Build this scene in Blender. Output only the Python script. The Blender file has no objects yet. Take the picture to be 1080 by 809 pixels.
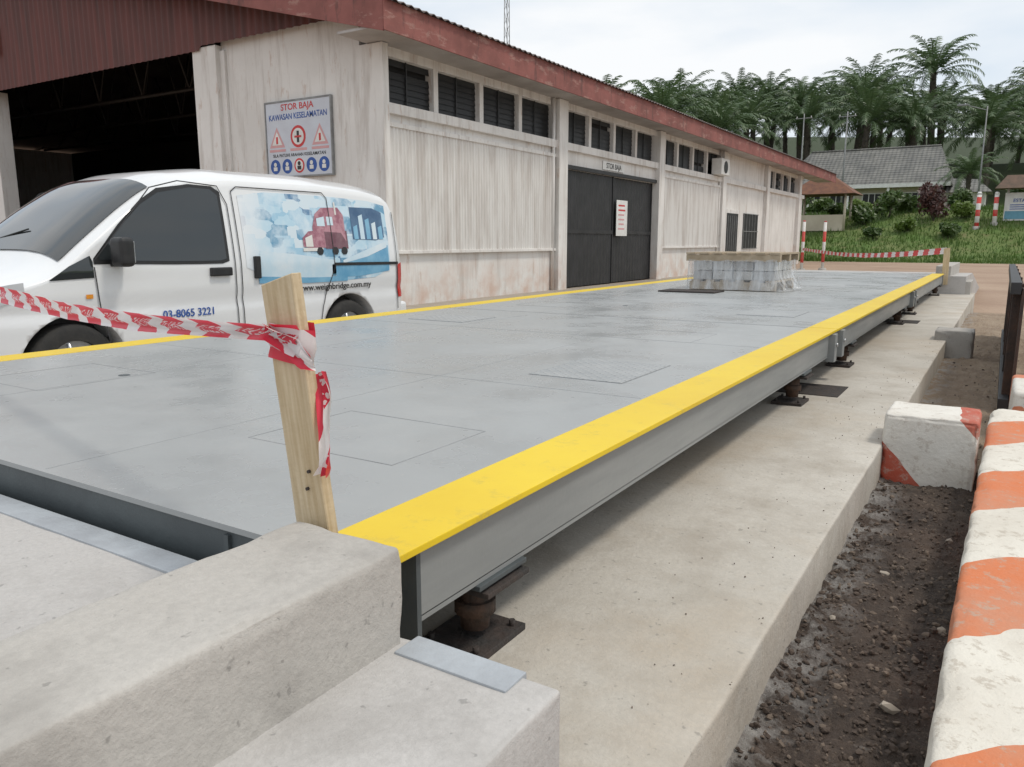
import bpy, bmesh, math, random
from mathutils import Vector, Matrix, noise
R=random.Random(7)
sc=bpy.context.scene
col=sc.collection
# ---------------------------------------------------------------- materials
def nt_new(name):
    m=bpy.data.materials.new(name); m.use_nodes=True
    nt=m.node_tree; b=nt.nodes['Principled BSDF']
    return m,nt,b
def N(nt,t,**k):
    n=nt.nodes.new(t)
    for a,v in k.items():
        try: setattr(n,a,v)
        except Exception: n.inputs[a].default_value=v
    return n
def L(nt,a,b): nt.links.new(a,b)
def c4(c): return (c[0],c[1],c[2],1)
def coords(nt,obj=False):
    if obj: return N(nt,'ShaderNodeTexCoord').outputs['Object']
    return N(nt,'ShaderNodeNewGeometry').outputs['Position']
def noise_fac(nt,co,scale,detail=6,lo=0.35,hi=0.65,rough=.6,stretch=None):
    if stretch:
        mp=N(nt,'ShaderNodeMapping'); mp.inputs['Scale'].default_value=stretch; L(nt,co,mp.inputs['Vector']); co=mp.outputs[0]
    n=N(nt,'ShaderNodeTexNoise'); n.inputs['Scale'].default_value=scale; n.inputs['Detail'].default_value=min(detail,5); n.inputs['Roughness'].default_value=rough
    L(nt,co,n.inputs['Vector'])
    r=N(nt,'ShaderNodeMapRange'); r.inputs['From Min'].default_value=lo; r.inputs['From Max'].default_value=hi
    L(nt,n.outputs['Fac'],r.inputs['Value'])
    return r.outputs[0]
def mix(nt,f,a,b,mode='MIX'):
    m=N(nt,'ShaderNodeMix',data_type='RGBA',blend_type=mode)
    if isinstance(f,(int,float)): m.inputs[0].default_value=f
    else: L(nt,f,m.inputs[0])
    for i,v in ((6,a),(7,b)):
        if isinstance(v,(tuple,list)): m.inputs[i].default_value=c4(v)
        else: L(nt,v,m.inputs[i])
    return m.outputs[2]
def add_bump(nt,b,h,strength,dist=.01):
    bp=N(nt,'ShaderNodeBump'); bp.inputs['Strength'].default_value=strength; bp.inputs['Distance'].default_value=dist
    L(nt,h,bp.inputs['Height']); L(nt,bp.outputs[0],b.inputs['Normal'])
def mul(nt,a,v):
    m=N(nt,'ShaderNodeMath',operation='MULTIPLY'); L(nt,a,m.inputs[0])
    if isinstance(v,(int,float)): m.inputs[1].default_value=v
    else: L(nt,v,m.inputs[1])
    return m.outputs[0]
def mk(name,c1,c2=None,scale=4,rough=.6,bump=0,bscale=60,metal=0,obj=False,rvar=0,lo=.35,hi=.65,coat=0,stretch=None,bdist=.01):
    m,nt,b=nt_new(name)
    if c2 is None: c2=tuple(x*.82 for x in c1)
    co=coords(nt,obj)
    f=noise_fac(nt,co,scale,5,lo,hi,stretch=stretch)
    L(nt,mix(nt,f,c1,c2),b.inputs['Base Color'])
    b.inputs['Roughness'].default_value=rough; b.inputs['Metallic'].default_value=metal
    if coat: b.inputs['Coat Weight'].default_value=coat; b.inputs['Coat Roughness'].default_value=.06
    if rvar:
        r=N(nt,'ShaderNodeMapRange'); r.inputs['To Min'].default_value=rough-rvar; r.inputs['To Max'].default_value=rough+rvar
        L(nt,f,r.inputs['Value']); L(nt,r.outputs[0],b.inputs['Roughness'])
    if bump: add_bump(nt,b,noise_fac(nt,co,bscale,3,0,1),bump,bdist)
    return m
def concrete(name,c1,c2,dark,bump=.3,sx=1.3,stainlo=.52,stainamt=.8,tan=None):
    m,nt,b=nt_new(name); co=coords(nt)
    base=mix(nt,noise_fac(nt,co,sx,5,.3,.7),c1,c2)
    base=mix(nt,mul(nt,noise_fac(nt,co,2.7,5,stainlo,.72,.75),stainamt),base,dark)
    if tan: base=mix(nt,mul(nt,noise_fac(nt,co,.9,5,.5,.68,.7),.6),base,tan)
    fine=noise_fac(nt,co,110,2,.3,.7)
    base=mix(nt,mul(nt,fine,.30),base,tuple(x*.6 for x in c1))
    pit=noise_fac(nt,co,48,2,.67,.72)
    base=mix(nt,mul(nt,pit,.5),base,tuple(x*.35 for x in c1))
    L(nt,base,b.inputs['Base Color']); b.inputs['Roughness'].default_value=.88
    add_bump(nt,b,noise_fac(nt,co,22,5,0,1,.75),bump,.012)
    return m
def stripes(name,ca,cb,period,vec=(1,1,0),wear=(.35,.33,.3),wearamt=.5,obj=False,off=0,dirt=.45):
    m,nt,b=nt_new(name); co=coords(nt,obj)
    d=N(nt,'ShaderNodeVectorMath',operation='DOT_PRODUCT'); L(nt,co,d.inputs[0]); d.inputs[1].default_value=vec
    a=N(nt,'ShaderNodeMath',operation='MULTIPLY_ADD'); L(nt,d.outputs['Value'],a.inputs[0]); a.inputs[1].default_value=1/period; a.inputs[2].default_value=off
    w=N(nt,'ShaderNodeTexNoise'); w.inputs['Scale'].default_value=9; L(nt,co,w.inputs['Vector'])
    w2=N(nt,'ShaderNodeMath',operation='MULTIPLY_ADD'); L(nt,w.outputs['Fac'],w2.inputs[0]); w2.inputs[1].default_value=.06; L(nt,a.outputs[0],w2.inputs[2])
    fr=N(nt,'ShaderNodeMath',operation='FRACT'); L(nt,w2.outputs[0],fr.inputs[0])
    g=N(nt,'ShaderNodeMath',operation='GREATER_THAN'); L(nt,fr.outputs[0],g.inputs[0]); g.inputs[1].default_value=.5
    base=mix(nt,g.outputs[0],ca,cb)
    base=mix(nt,mul(nt,noise_fac(nt,co,2.5,5,.4,.8,.7),dirt),base,wear)
    base=mix(nt,mul(nt,noise_fac(nt,co,22,5,.54,.62,.8),wearamt),base,wear)
    L(nt,base,b.inputs['Base Color']); b.inputs['Roughness'].default_value=.8
    add_bump(nt,b,noise_fac(nt,co,45,5,0,1,.7),.5,.01)
    return m

CONC=concrete('concrete_kerb',(.50,.475,.44),(.41,.385,.35),(.26,.24,.22),bump=.45,stainlo=.48)
CONC_SLAB=concrete('concrete_slab_mat',(.57,.53,.47),(.46,.425,.37),(.34,.295,.24),bump=.4,sx=.8,stainlo=.45,stainamt=.8,tan=(.42,.34,.25))
CONC_APP=concrete('concrete_approach',(.53,.51,.49),(.45,.43,.41),(.32,.30,.28),bump=.4,stainlo=.48)
CONC_YARD=concrete('yard_mat',(.42,.37,.31),(.33,.28,.23),(.2,.17,.13),sx=.3)
STEELBLUE=mk('galvanised_angle',(.42,.45,.48),(.34,.36,.385),scale=12,rough=.5,bump=.2)
SIDEGREY=mk('beam_paint',(.28,.29,.285),(.22,.23,.228),scale=3,rough=.45,bump=.12,bscale=20,rvar=.08,stretch=(1,.3,3))
DARK_SHADED_STEEL=mk('beam_shadow_paint',(.085,.10,.105),(.06,.07,.075),scale=5,rough=.5,bump=.1)  # deck-end and underside shade put into the colour; also dark mount plates
RUST=mk('rust',(.055,.04,.034),(.035,.032,.03),scale=25,rough=.8,bump=.5)
RUST2=mk('rusty_post',(.10,.055,.035),(.05,.038,.03),scale=20,rough=.85,bump=.5)
BLACK=mk('black_paint',(.013,.014,.015),(.026,.026,.028),scale=3,rough=.5,bump=.15)
BLACKPL=mk('black_plastic',(.012,.012,.013),(.02,.02,.021),scale=20,rough=.45)
def deckmat(name='deck_grey_paint',k=1.08):
    m,nt,b=nt_new(name); co=coords(nt)
    base=mix(nt,noise_fac(nt,co,.7,4,.35,.65),(.305*k,.318*k,.32*k),(.34*k,.35*k,.348*k))
    base=mix(nt,mul(nt,noise_fac(nt,co,2.3,5,.5,.72,.75),.4),base,(.39*k,.39*k,.38*k))
    base=mix(nt,mul(nt,noise_fac(nt,co,5,4,.66,.76,.6,stretch=(1,.25,1)),.25),base,(.22*k,.225*k,.225*k))
    base=mix(nt,mul(nt,noise_fac(nt,co,70,2,.68,.73),.4),base,(.45,.43,.40))
    L(nt,base,b.inputs['Base Color'])
    r=N(nt,'ShaderNodeMapRange'); r.inputs['To Min'].default_value=.20; r.inputs['To Max'].default_value=.42
    L(nt,noise_fac(nt,co,1.4,5,.35,.65,.75),r.inputs['Value']); L(nt,r.outputs[0],b.inputs['Roughness'])
    add_bump(nt,b,noise_fac(nt,co,1.8,2,0,1),.35,.008)
    return m
DECK=deckmat()
SEAM=mk('weld_seam',(.28,.29,.295),(.34,.35,.35),scale=3,rough=.4)
JOINT=mk('cover_joint_mat',(.20,.205,.21),(.33,.335,.34),scale=4,rough=.5)
def yellowmat():
    m,nt,b=nt_new('yellow_line_paint'); co=coords(nt)
    base=mix(nt,noise_fac(nt,co,2.2,5,.3,.7),(.80,.58,.015),(.72,.49,.01))
    base=mix(nt,mul(nt,noise_fac(nt,co,14,5,.56,.7,.8),.4),base,(.45,.35,.09))
    L(nt,base,b.inputs['Base Color']); b.inputs['Roughness'].default_value=.42
    add_bump(nt,b,noise_fac(nt,co,25,3,0,1),.15,.004)
    return m
YEL=yellowmat()
def checker():
    m,nt,b=nt_new('tread_plate'); co=coords(nt)
    mp=N(nt,'ShaderNodeMapping'); mp.inputs['Rotation'].default_value=(0,0,.785); mp.inputs['Scale'].default_value=(28,28,0.001); L(nt,co,mp.inputs['Vector'])
    v=N(nt,'ShaderNodeTexVoronoi'); v.inputs['Randomness'].default_value=0; v.inputs['Scale'].default_value=1; L(nt,mp.outputs[0],v.inputs['Vector'])
    r=N(nt,'ShaderNodeMapRange'); r.inputs['From Min'].default_value=.2; r.inputs['From Max'].default_value=.35; r.inputs['To Min'].default_value=1; r.inputs['To Max'].default_value=0
    L(nt,v.outputs['Distance'],r.inputs['Value']); add_bump(nt,b,r.outputs[0],.9,.005)
    base=mix(nt,noise_fac(nt,co,5,5,.35,.65),(.31,.325,.33),(.38,.39,.39))
    base=mix(nt,mul(nt,r.outputs[0],.45),base,(.50,.50,.49))
    L(nt,base,b.inputs['Base Color'])
    b.inputs['Roughness'].default_value=.38
    return m
TREAD=checker()
def wallmat():
    m,nt,b=nt_new('whitewashed_wall'); g=N(nt,'ShaderNodeNewGeometry'); co=g.outputs['Position']
    base=mix(nt,noise_fac(nt,co,.8,5,.35,.65),(.77,.75,.72),(.67,.65,.62))
    base=mix(nt,mul(nt,noise_fac(nt,co,1.6,5,.50,.68,.7,stretch=(3,3,.3)),.55),base,(.42,.37,.33))
    base=mix(nt,mul(nt,noise_fac(nt,co,3.3,5,.59,.67,.75,stretch=(2,2,.5)),.5),base,(.48,.34,.26))
    s=N(nt,'ShaderNodeSeparateXYZ'); L(nt,co,s.inputs[0])
    r=N(nt,'ShaderNodeMapRange'); r.inputs['From Min'].default_value=.1; r.inputs['From Max'].default_value=1.1; r.inputs['To Min'].default_value=1; r.inputs['To Max'].default_value=0
    L(nt,s.outputs[2],r.inputs['Value'])
    f=mul(nt,mul(nt,r.outputs[0],noise_fac(nt,co,2,5,.4,.65)),.85)
    base=mix(nt,f,base,(.58,.42,.34))
    L(nt,base,b.inputs['Base Color']); b.inputs['Roughness'].default_value=.85
    add_bump(nt,b,noise_fac(nt,co,18,5,0,1),.25,.01)
    return m
WALL=wallmat()
SHEETW=mk('white_sheet',(.72,.70,.67),(.50,.45,.41),scale=1.2,rough=.6,stretch=(4,4,.5),lo=.42,hi=.72)
SHEETR=mk('red_sheet',(.14,.042,.034),(.085,.033,.028),scale=1.5,rough=.65,stretch=(4,4,.4))
def fasciamat():
    m,nt,b=nt_new('red_fascia'); co=coords(nt)
    base=mix(nt,noise_fac(nt,co,1.4,5,.4,.7),(.28,.10,.085),(.17,.06,.05))
    base=mix(nt,mul(nt,noise_fac(nt,co,2.2,5,.55,.62,.75,stretch=(1,.7,2.2)),.55),base,(.40,.24,.20))
    base=mix(nt,mul(nt,noise_fac(nt,co,3.1,5,.56,.64,.75,stretch=(2,2,.4)),.6),base,(.09,.045,.04))
    L(nt,base,b.inputs['Base Color']); b.inputs['Roughness'].default_value=.75
    return m
FASCIA=fasciamat()
ROOFM=mk('roof_sheet',(.16,.13,.12),(.10,.08,.075),scale=1,rough=.7)
DARKIN=mk('dark_interior',(.012,.012,.012),(.02,.019,.018),scale=1,rough=.9)  # darkness of the unlit interior put into the surface colour
GLASSD=mk('dark_louvre_glass',(.010,.011,.012),(.016,.017,.018),scale=2,rough=.5)
WOODP=mk('raw_plank',(.60,.49,.33),(.45,.34,.20),scale=9,rough=.8,bump=.35,bscale=30,stretch=(9,9,.6),obj=True)
WOOD=mk('pallet_wood',(.44,.36,.26),(.32,.25,.17),scale=9,rough=.85,bump=.3,bscale=40)
WHITEP=mk('van_white_paint',(.78,.79,.80),(.74,.75,.755),scale=.9,rough=.3,coat=.8)
VGLASS=mk('van_glass',(.02,.025,.028),(.03,.035,.037),scale=.5,rough=.04,coat=.6)
TYRE=mk('tyre',(.02,.02,.02),(.035,.033,.03),scale=14,rough=.85,bump=.2)
RIM=mk('wheel_rim',(.5,.51,.52),(.4,.41,.42),scale=5,rough=.3,metal=.8)
REDL=mk('tail_lamp_red',(.55,.01,.015),(.45,.01,.012),scale=5,rough=.12)
GAPM=mk('panel_gap',(.03,.03,.033),(.04,.04,.043),rough=.6)
PW=mk('paint_white',(.78,.78,.76),(.66,.65,.62),scale=3,rough=.6)
PR=mk('paint_red',(.62,.05,.05),(.5,.04,.04),scale=3,rough=.55)
PB=mk('paint_blue',(.03,.10,.38),(.025,.08,.3),scale=3,rough=.55)
PINK=mk('sign_pink',(.66,.36,.36),(.6,.32,.33),scale=3,rough=.55)
SIGNBG=mk('sign_face',(.60,.64,.70),(.54,.56,.62),scale=3,rough=.5)
POLE=mk('galv_pole',(.30,.31,.31),(.2,.2,.2),scale=5,rough=.6,metal=.2)
KERBST=stripes('orange_white_kerb',(.72,.68,.60),(.62,.19,.075),.90,vec=(-.95,1,0),wear=(.42,.36,.29),off=.53,wearamt=.6,dirt=.55)
REDWH=stripes('red_white_block',(.72,.69,.63),(.47,.09,.05),1.3,vec=(1.7,0,1.5),wear=(.45,.39,.33),off=.03,wearamt=.55)
REDWH2=stripes('red_white_block_b',(.70,.67,.61),(.60,.18,.08),1.0,vec=(.3,1,.6),wear=(.42,.36,.30),off=.1,wearamt=.7)
POLEST=stripes('red_white_pole',(.78,.76,.72),(.62,.04,.03),.8,vec=(0,0,1),wearamt=.2)
def tapemat():
    m,nt,b=nt_new('barrier_tape_print'); uv=N(nt,'ShaderNodeTexCoord').outputs['UV']
    d=N(nt,'ShaderNodeVectorMath',operation='DOT_PRODUCT'); L(nt,uv,d.inputs[0]); d.inputs[1].default_value=(5.0,.5,0)
    fr=N(nt,'ShaderNodeMath',operation='FRACT'); L(nt,d.outputs['Value'],fr.inputs[0])
    g=N(nt,'ShaderNodeMath',operation='GREATER_THAN'); L(nt,fr.outputs[0],g.inputs[0]); g.inputs[1].default_value=.58
    base=mix(nt,g.outputs[0],(.72,.035,.07),(.82,.78,.78))
    mp=N(nt,'ShaderNodeMapping'); mp.inputs['Scale'].default_value=(95,5,1); L(nt,uv,mp.inputs['Vector'])
    n=N(nt,'ShaderNodeTexNoise'); n.inputs['Scale'].default_value=1; n.inputs['Detail'].default_value=1; L(nt,mp.outputs[0],n.inputs['Vector'])
    s=N(nt,'ShaderNodeSeparateXYZ'); L(nt,uv,s.inputs[0])
    a1=N(nt,'ShaderNodeMath',operation='COMPARE'); L(nt,s.outputs[1],a1.inputs[0]); a1.inputs[1].default_value=.5; a1.inputs[2].default_value=.2
    g2=N(nt,'ShaderNodeMath',operation='GREATER_THAN'); L(nt,n.outputs['Fac'],g2.inputs[0]); g2.inputs[1].default_value=.53
    base=mix(nt,mul(nt,mul(nt,a1.outputs[0],g2.outputs[0]),.8),base,(.85,.8,.8))
    L(nt,base,b.inputs['Base Color']); b.inputs['Roughness'].default_value=.35
    tr=N(nt,'ShaderNodeBsdfTranslucent'); L(nt,base,tr.inputs['Color'])
    ms=N(nt,'ShaderNodeMixShader'); ms.inputs[0].default_value=.3
    L(nt,b.outputs[0],ms.inputs[1]); L(nt,tr.outputs[0],ms.inputs[2]); L(nt,ms.outputs[0],nt.nodes['Material Output'].inputs[0])
    return m
TAPE=tapemat()
def leafmat(name,c1,c2,obj=True,tl=.25):
    m,nt,b=nt_new(name); co=coords(nt,obj)
    oi=N(nt,'ShaderNodeObjectInfo')
    f=noise_fac(nt,co,1.3,3,.35,.65)
    base=mix(nt,f,c1,c2)
    base=mix(nt,mul(nt,oi.outputs['Random'],.45),base,tuple(x*.6 for x in c1))
    L(nt,base,b.inputs['Base Color']); b.inputs['Roughness'].default_value=.42
    tr=N(nt,'ShaderNodeBsdfTranslucent'); L(nt,base,tr.inputs['Color'])
    ms=N(nt,'ShaderNodeMixShader'); ms.inputs[0].default_value=tl
    L(nt,b.outputs[0],ms.inputs[1]); L(nt,tr.outputs[0],ms.inputs[2])
    L(nt,ms.outputs[0],nt.nodes['Material Output'].inputs[0])
    return m
PALM=leafmat('palm_leaf',(.08,.135,.055),(.13,.185,.085))  # lighter, greyer green: distance haze put into the leaf colour
LEAF=leafmat('shrub_leaf',(.05,.10,.02),(.11,.17,.04))
LEAFY=leafmat('bright_shrub_leaf',(.12,.20,.03),(.18,.26,.06))
LEAFR=leafmat('croton_leaf',(.12,.05,.04),(.06,.03,.03))
GRASSB=leafmat('grass_blade',(.08,.16,.025),(.15,.23,.05),False)
TRUNK=mk('palm_trunk',(.10,.085,.065),(.05,.045,.038),scale=6,rough=.95,bump=.8,obj=True)
# ---------------------------------------------------------------- helpers
def empty(name,loc=(0,0,0)):
    o=bpy.data.objects.new(name,None); o.empty_display_size=.1; o.location=loc; col.objects.link(o); return o
def from_bm(name,bm,mats,parent=None,smooth=False):
    me=bpy.data.meshes.new(name); bm.to_mesh(me); bm.free()
    if not isinstance(mats,(list,tuple)): mats=[mats]
    for m in mats: me.materials.append(m)
    if smooth:
        for p in me.polygons: p.use_smooth=True
    o=bpy.data.objects.new(name,me); col.objects.link(o)
    if parent: o.parent=parent
    return o
def pyd(name,v,f,mats,parent=None,smooth=False,mi=None):
    me=bpy.data.meshes.new(name); me.from_pydata(v,[],f)
    if not isinstance(mats,(list,tuple)): mats=[mats]
    for m in mats: me.materials.append(m)
    if mi: me.polygons.foreach_set('material_index',mi)
    if smooth: me.polygons.foreach_set('use_smooth',[True]*len(f))
    me.update()
    o=bpy.data.objects.new(name,me); col.objects.link(o)
    if parent: o.parent=parent
    return o
def box(name,x0,x1,y0,y1,z0,z1,mat,parent=None,bev=0,seg=2):
    bm=bmesh.new()
    bmesh.ops.create_cube(bm,size=1)
    bmesh.ops.scale(bm,vec=(x1-x0,y1-y0,z1-z0),verts=bm.verts)
    bmesh.ops.translate(bm,vec=((x0+x1)/2,(y0+y1)/2,(z0+z1)/2),verts=bm.verts)
    if bev: bmesh.ops.bevel(bm,geom=bm.edges,offset=bev,segments=seg,affect='EDGES',profile=.6)
    return from_bm(name,bm,mat,parent)
def rough(name,x0,x1,y0,y1,z0,z1,mat,parent=None,bev=.012,cell=.06,amp=.004,chip=0,smooth=True):
    bm=bmesh.new()
    bmesh.ops.create_cube(bm,size=1)
    dx,dy,dz=x1-x0,y1-y0,z1-z0
    bmesh.ops.scale(bm,vec=(dx,dy,dz),verts=bm.verts)
    bmesh.ops.translate(bm,vec=((x0+x1)/2,(y0+y1)/2,(z0+z1)/2),verts=bm.verts)
    bmesh.ops.bevel(bm,geom=bm.edges,offset=bev,segments=3,affect='EDGES',profile=.5)
    for ax,(a,b_) in enumerate(((x0,x1),(y0,y1),(z0,z1))):
        n=min(110,int((b_-a)/cell))
        cuts=[a+(b_-a)*i/n for i in range(1,n)]+[a+bev*1.6,b_-bev*1.6]
        for c_ in cuts:
            co=[0,0,0]; co[ax]=c_; no=[0,0,0]; no[ax]=1
            bmesh.ops.bisect_plane(bm,geom=bm.verts[:]+bm.edges[:]+bm.faces[:],plane_co=co,plane_no=no)
    bm.normal_update()
    for v in bm.verts:
        p=v.co.copy(); k=noise.noise(p*9)*amp+noise.noise(p*31)*amp*.4
        if chip:
            ne=sum(1 for q,a,b_ in ((p.x,x0,x1),(p.y,y0,y1),(p.z,z0,z1)) if min(abs(q-a),abs(q-b_))<bev*1.05)
            if ne>=2: k-=chip*(max(0,noise.noise(p*17+Vector((3,1,7)))-.1)*1.6+max(0,noise.noise(p*45))*.5)
        v.co+=v.normal*k
    return from_bm(name,bm,mat,parent,smooth)
def cyl(name,p0,p1,r0,r1,mat,parent=None,n=12,smooth=True):
    p0=Vector(p0);p1=Vector(p1); d=p1-p0
    bm=bmesh.new()
    bmesh.ops.create_cone(bm,cap_ends=True,segments=n,radius1=r0,radius2=r1,depth=d.length)
    q=Vector((0,0,1)).rotation_difference(d.normalized()).to_matrix().to_4x4()
    bmesh.ops.transform(bm,matrix=Matrix.Translation((p0+p1)/2)@q,verts=bm.verts)
    o=from_bm(name,bm,mat,parent)
    if smooth:
        for p in o.data.polygons:
            if len(p.vertices)==4: p.use_smooth=True
    return o
def text(name,s,loc,size,rot,mat,parent=None,align='CENTER',ext=.001,sx=1):
    c=bpy.data.curves.new(name,'FONT'); c.body=s; c.size=size; c.align_x=align; c.align_y='CENTER'; c.extrude=ext; c.offset=size*.012
    c.materials.append(mat)
    o=bpy.data.objects.new(name,c); o.location=loc; o.rotation_euler=rot; o.scale=(sx,1,1); col.objects.link(o)
    if parent: o.parent=parent
    return o
def sstep(a,b,x):
    t=max(0,min(1,(x-a)/(b-a))); return t*t*(3-2*t)
# ---------------------------------------------------------------- terrain
def H(x,y):
    s=-.5306*x+.8476*y
    h=3.3*sstep(51,65,y)
    h+=7.0*sstep(77,96,s)*sstep(58,72,y)+14*sstep(96,190,s)*sstep(58,72,y)
    if h>.3: h+=.35*noise.noise(Vector((x*.12,y*.12,0)))
    return h
xs=[-900,-500,-300,-200,-150,-120]+[-100+4*i for i in range(40)]+[-14+.0+2*i for i in range(27)]+[60+10*i for i in range(10)]+[200,300,500,900]
xs=sorted(set(xs))
ys=[-500,-200,-80,-30,-10,0,10,20,30,40]+[46+1.5*i for i in range(50)]+[122+5*i for i in range(20)]+[230,300,400,600,900,1500]
v=[];f=[]
for y in ys:
    for x in xs: v.append((x,y,H(x,y)))
nx=len(xs)
for j in range(len(ys)-1):
    for i in range(nx-1):
        a=j*nx+i; f.append((a,a+1,a+nx+1,a+nx))
def groundmat():
    m,nt,b=nt_new('ground_mat'); co=coords(nt)
    s=N(nt,'ShaderNodeSeparateXYZ'); L(nt,co,s.inputs[0])
    dirt=mix(nt,noise_fac(nt,co,.35,5,.35,.65),(.40,.29,.21),(.31,.21,.15))
    dirt=mix(nt,mul(nt,noise_fac(nt,co,9,5,.5,.8),.5),dirt,(.22,.16,.12))
    gr=mix(nt,noise_fac(nt,co,.5,5,.35,.65),(.085,.15,.03),(.14,.17,.055))
    gr=mix(nt,mul(nt,noise_fac(nt,co,1.6,5,.55,.7),.5),gr,(.22,.17,.09))
    a=N(nt,'ShaderNodeMath',operation='ADD'); L(nt,s.outputs[1],a.inputs[0]); L(nt,mul(nt,noise_fac(nt,co,.6,5,0,1),3),a.inputs[1])
    r=N(nt,'ShaderNodeMapRange'); r.inputs['From Min'].default_value=51; r.inputs['From Max'].default_value=52.2; L(nt,a.outputs[0],r.inputs['Value'])
    base=mix(nt,r.outputs[0],dirt,gr)
    r=N(nt,'ShaderNodeMapRange'); r.inputs['From Min'].default_value=4.0; r.inputs['From Max'].default_value=6; L(nt,s.outputs[2],r.inputs['Value'])
    base=mix(nt,r.outputs[0],base,(.035,.05,.02))
    L(nt,base,b.inputs['Base Color']); b.inputs['Roughness'].default_value=.95
    add_bump(nt,b,noise_fac(nt,co,6,5,0,1),.6,.05)
    return m
pyd('ground',v,f,groundmat(),smooth=True)
pyd('yard_pavement',[(-9.5,-12,.006),(-4.4,-12,.006),(-4.4,34,.006),(-9.5,34,.006)],[(0,1,2,3)],CONC_YARD)
# ---------------------------------------------------------------- foundation slab / approaches
slab=rough('foundation_slab',-4.5,-.366,-1.6,15.2,-.05,.35,CONC_SLAB,None,bev=.008,cell=.15,amp=.0035,chip=.006)
ap=empty('concrete_approach')
rough('approach_slab',-4.25,-.455,-3.2,.855,-.04,.60,CONC_APP,ap,bev=.006,cell=.06,amp=.002,chip=.006)
box('edge_angle_main',-4.24,-.955,.80,.862,.56,.6045,STEELBLUE,ap,bev=.002)
box('edge_angle_short',-.71,-.515,.805,.862,.56,.6035,STEELBLUE,ap,bev=.002)
rough('kerb',-.945,-.722,-3.1,.846,.56,.75,CONC,ap,bev=.008,cell=.025,amp=.0024,chip=.009)
rough('kerb_left',-4.25,-4.03,-3.1,.846,.56,.75,CONC,ap,bev=.013,cell=.08,amp=.004)
fa=empty('concrete_approach')
v=[(-4.2,14.62,.64),(-.5,14.62,.64),(-.5,17.5,.6),(-4.2,17.5,.6),(-4.2,24,.0),(-.5,24,.0),(-4.2,14.62,-.1),(-.5,14.62,-.1),(-4.2,24,-.1),(-.5,24,-.1)]
pyd('ramp',v,[(0,1,2,3),(3,2,5,4),(0,6,7,1),(1,7,9,5,2),(0,3,4,8,6)],CONC_APP,fa)
rough('kerb_r',-.95,-.73,14.75,17.6,.55,.80,CONC,fa,cell=.2)
rough('kerb_block',-.72,-.42,14.65,15.5,.0,.56,CONC,fa,cell=.15)
rough('kerb_l',-4.2,-3.98,14.75,17.6,.55,.80,CONC,fa,cell=.2)
# ---------------------------------------------------------------- weighbridge
wb=empty('weighbridge')
XL,XR=-3.87,-.81
secs=[(.885,4.98),(4.995,9.62),(9.635,14.5)]
for i,(a,b_) in enumerate(secs):
    box('deck_plate',XL+.172,XR-.172,a,b_,.668,.680,DECK,wb)
    box('yellow_edge_right',XR-.1705,XR,a,b_,.668,.682,YEL,wb,bev=.002)
    box('yellow_edge_left',XL,XL+.1705,a,b_,.668,.682,YEL,wb,bev=.002)
    ya=a+(.13 if i==0 else .01); yb=b_-.01
    for s,x in ((1,XR-.02),(-1,XL+.02)):
        box('side_web',min(x,x-s*.01),max(x,x-s*.01),ya,yb,.535,.666,SIDEGREY,wb)
        box('bottom_flange',min(x,x-s*.11),max(x,x-s*.11)+0,ya,yb,.525,.537,SIDEGREY,wb)
        box('end_plate_a',min(x+s*.003,x-s*.14),max(x+s*.003,x-s*.14),ya-.012,ya,.45 if i==0 else .5,.665,DARK_SHADED_STEEL,wb)
        box('end_plate_b',min(x+s*.012,x-s*.14),max(x+s*.012,x-s*.14),yb-.002,yb+.008,.48,.665,SIDEGREY,wb)
    if i==0: cyl('bolt',(-.875,ya-.02,.60),(-.875,ya-.01,.60),.011,.011,RIM,wb,8)
    for k in range(4):
        x=XL+.45+k*.72
        box('stringer',x-.05,x+.05,a+.14,b_-.03,.50,.667,DARK_SHADED_STEEL,wb)
    box('end_cross_beam',XL+.03,XR-.19,a+.006,a+.02,.52,.667,DARK_SHADED_STEEL,wb)
    box('end_cross_beam_rear',XL+.03,XR-.19,b_-.02,b_-.006,.52,.667,DARK_SHADED_STEEL,wb)
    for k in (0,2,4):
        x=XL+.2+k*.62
        box('end_stiffener',x,x+.012,a-.002,a+.006,.53,.66,DARK_SHADED_STEEL,wb)
for y in (4.86,5.12,9.5,9.76):
    box('joint_lug',XR-.03,XR+.018,y-.035,y+.035,.50,.664,SIDEGREY,wb,bev=.003)
    cyl('joint_bolt',(XR+.017,y,.6),(XR+.028,y,.6),.012,.012,RIM,wb,6)
feet=[(1.28),(4.25),(5.75),(9.0),(10.3),(14.1)]
for y in feet:
    for x in (XR-.085,XL+.085):
        box('mount_plate_top',x-.075,x+.075,y-.09,y+.09,.513,.5245,DARK_SHADED_STEEL,wb,bev=.002)
        box('mount_plate_mid',x-.06,x+.085,y-.075,y+.085,.493,.505,RUST,wb,bev=.002)
        cyl('load_cell',(x,y,.385),(x,y,.493),.032,.036,RUST2,wb,16)
        cyl('load_cell_collar',(x,y,.42),(x,y,.45),.045,.045,RUST2,wb,16)
        box('base_plate',x-.085,x+.07,y-.095,y+.095,.351,.366,RUST,wb,bev=.002)
        for sx in (-.065,.05):
            for sy in (-.07,.07):
                cyl('anchor_bolt',(x+sx,y+sy,.36),(x+sx,y+sy,.38),.007,.007,RUST,wb,6)
for y in (4.7,9.3): box('dark_pit_sheet',XR-.30,XR+.10,y-.18,y+.18,.347,.3545,RUST,wb)  # dark sheet in place of an open pit, its shade put into the colour
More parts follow.
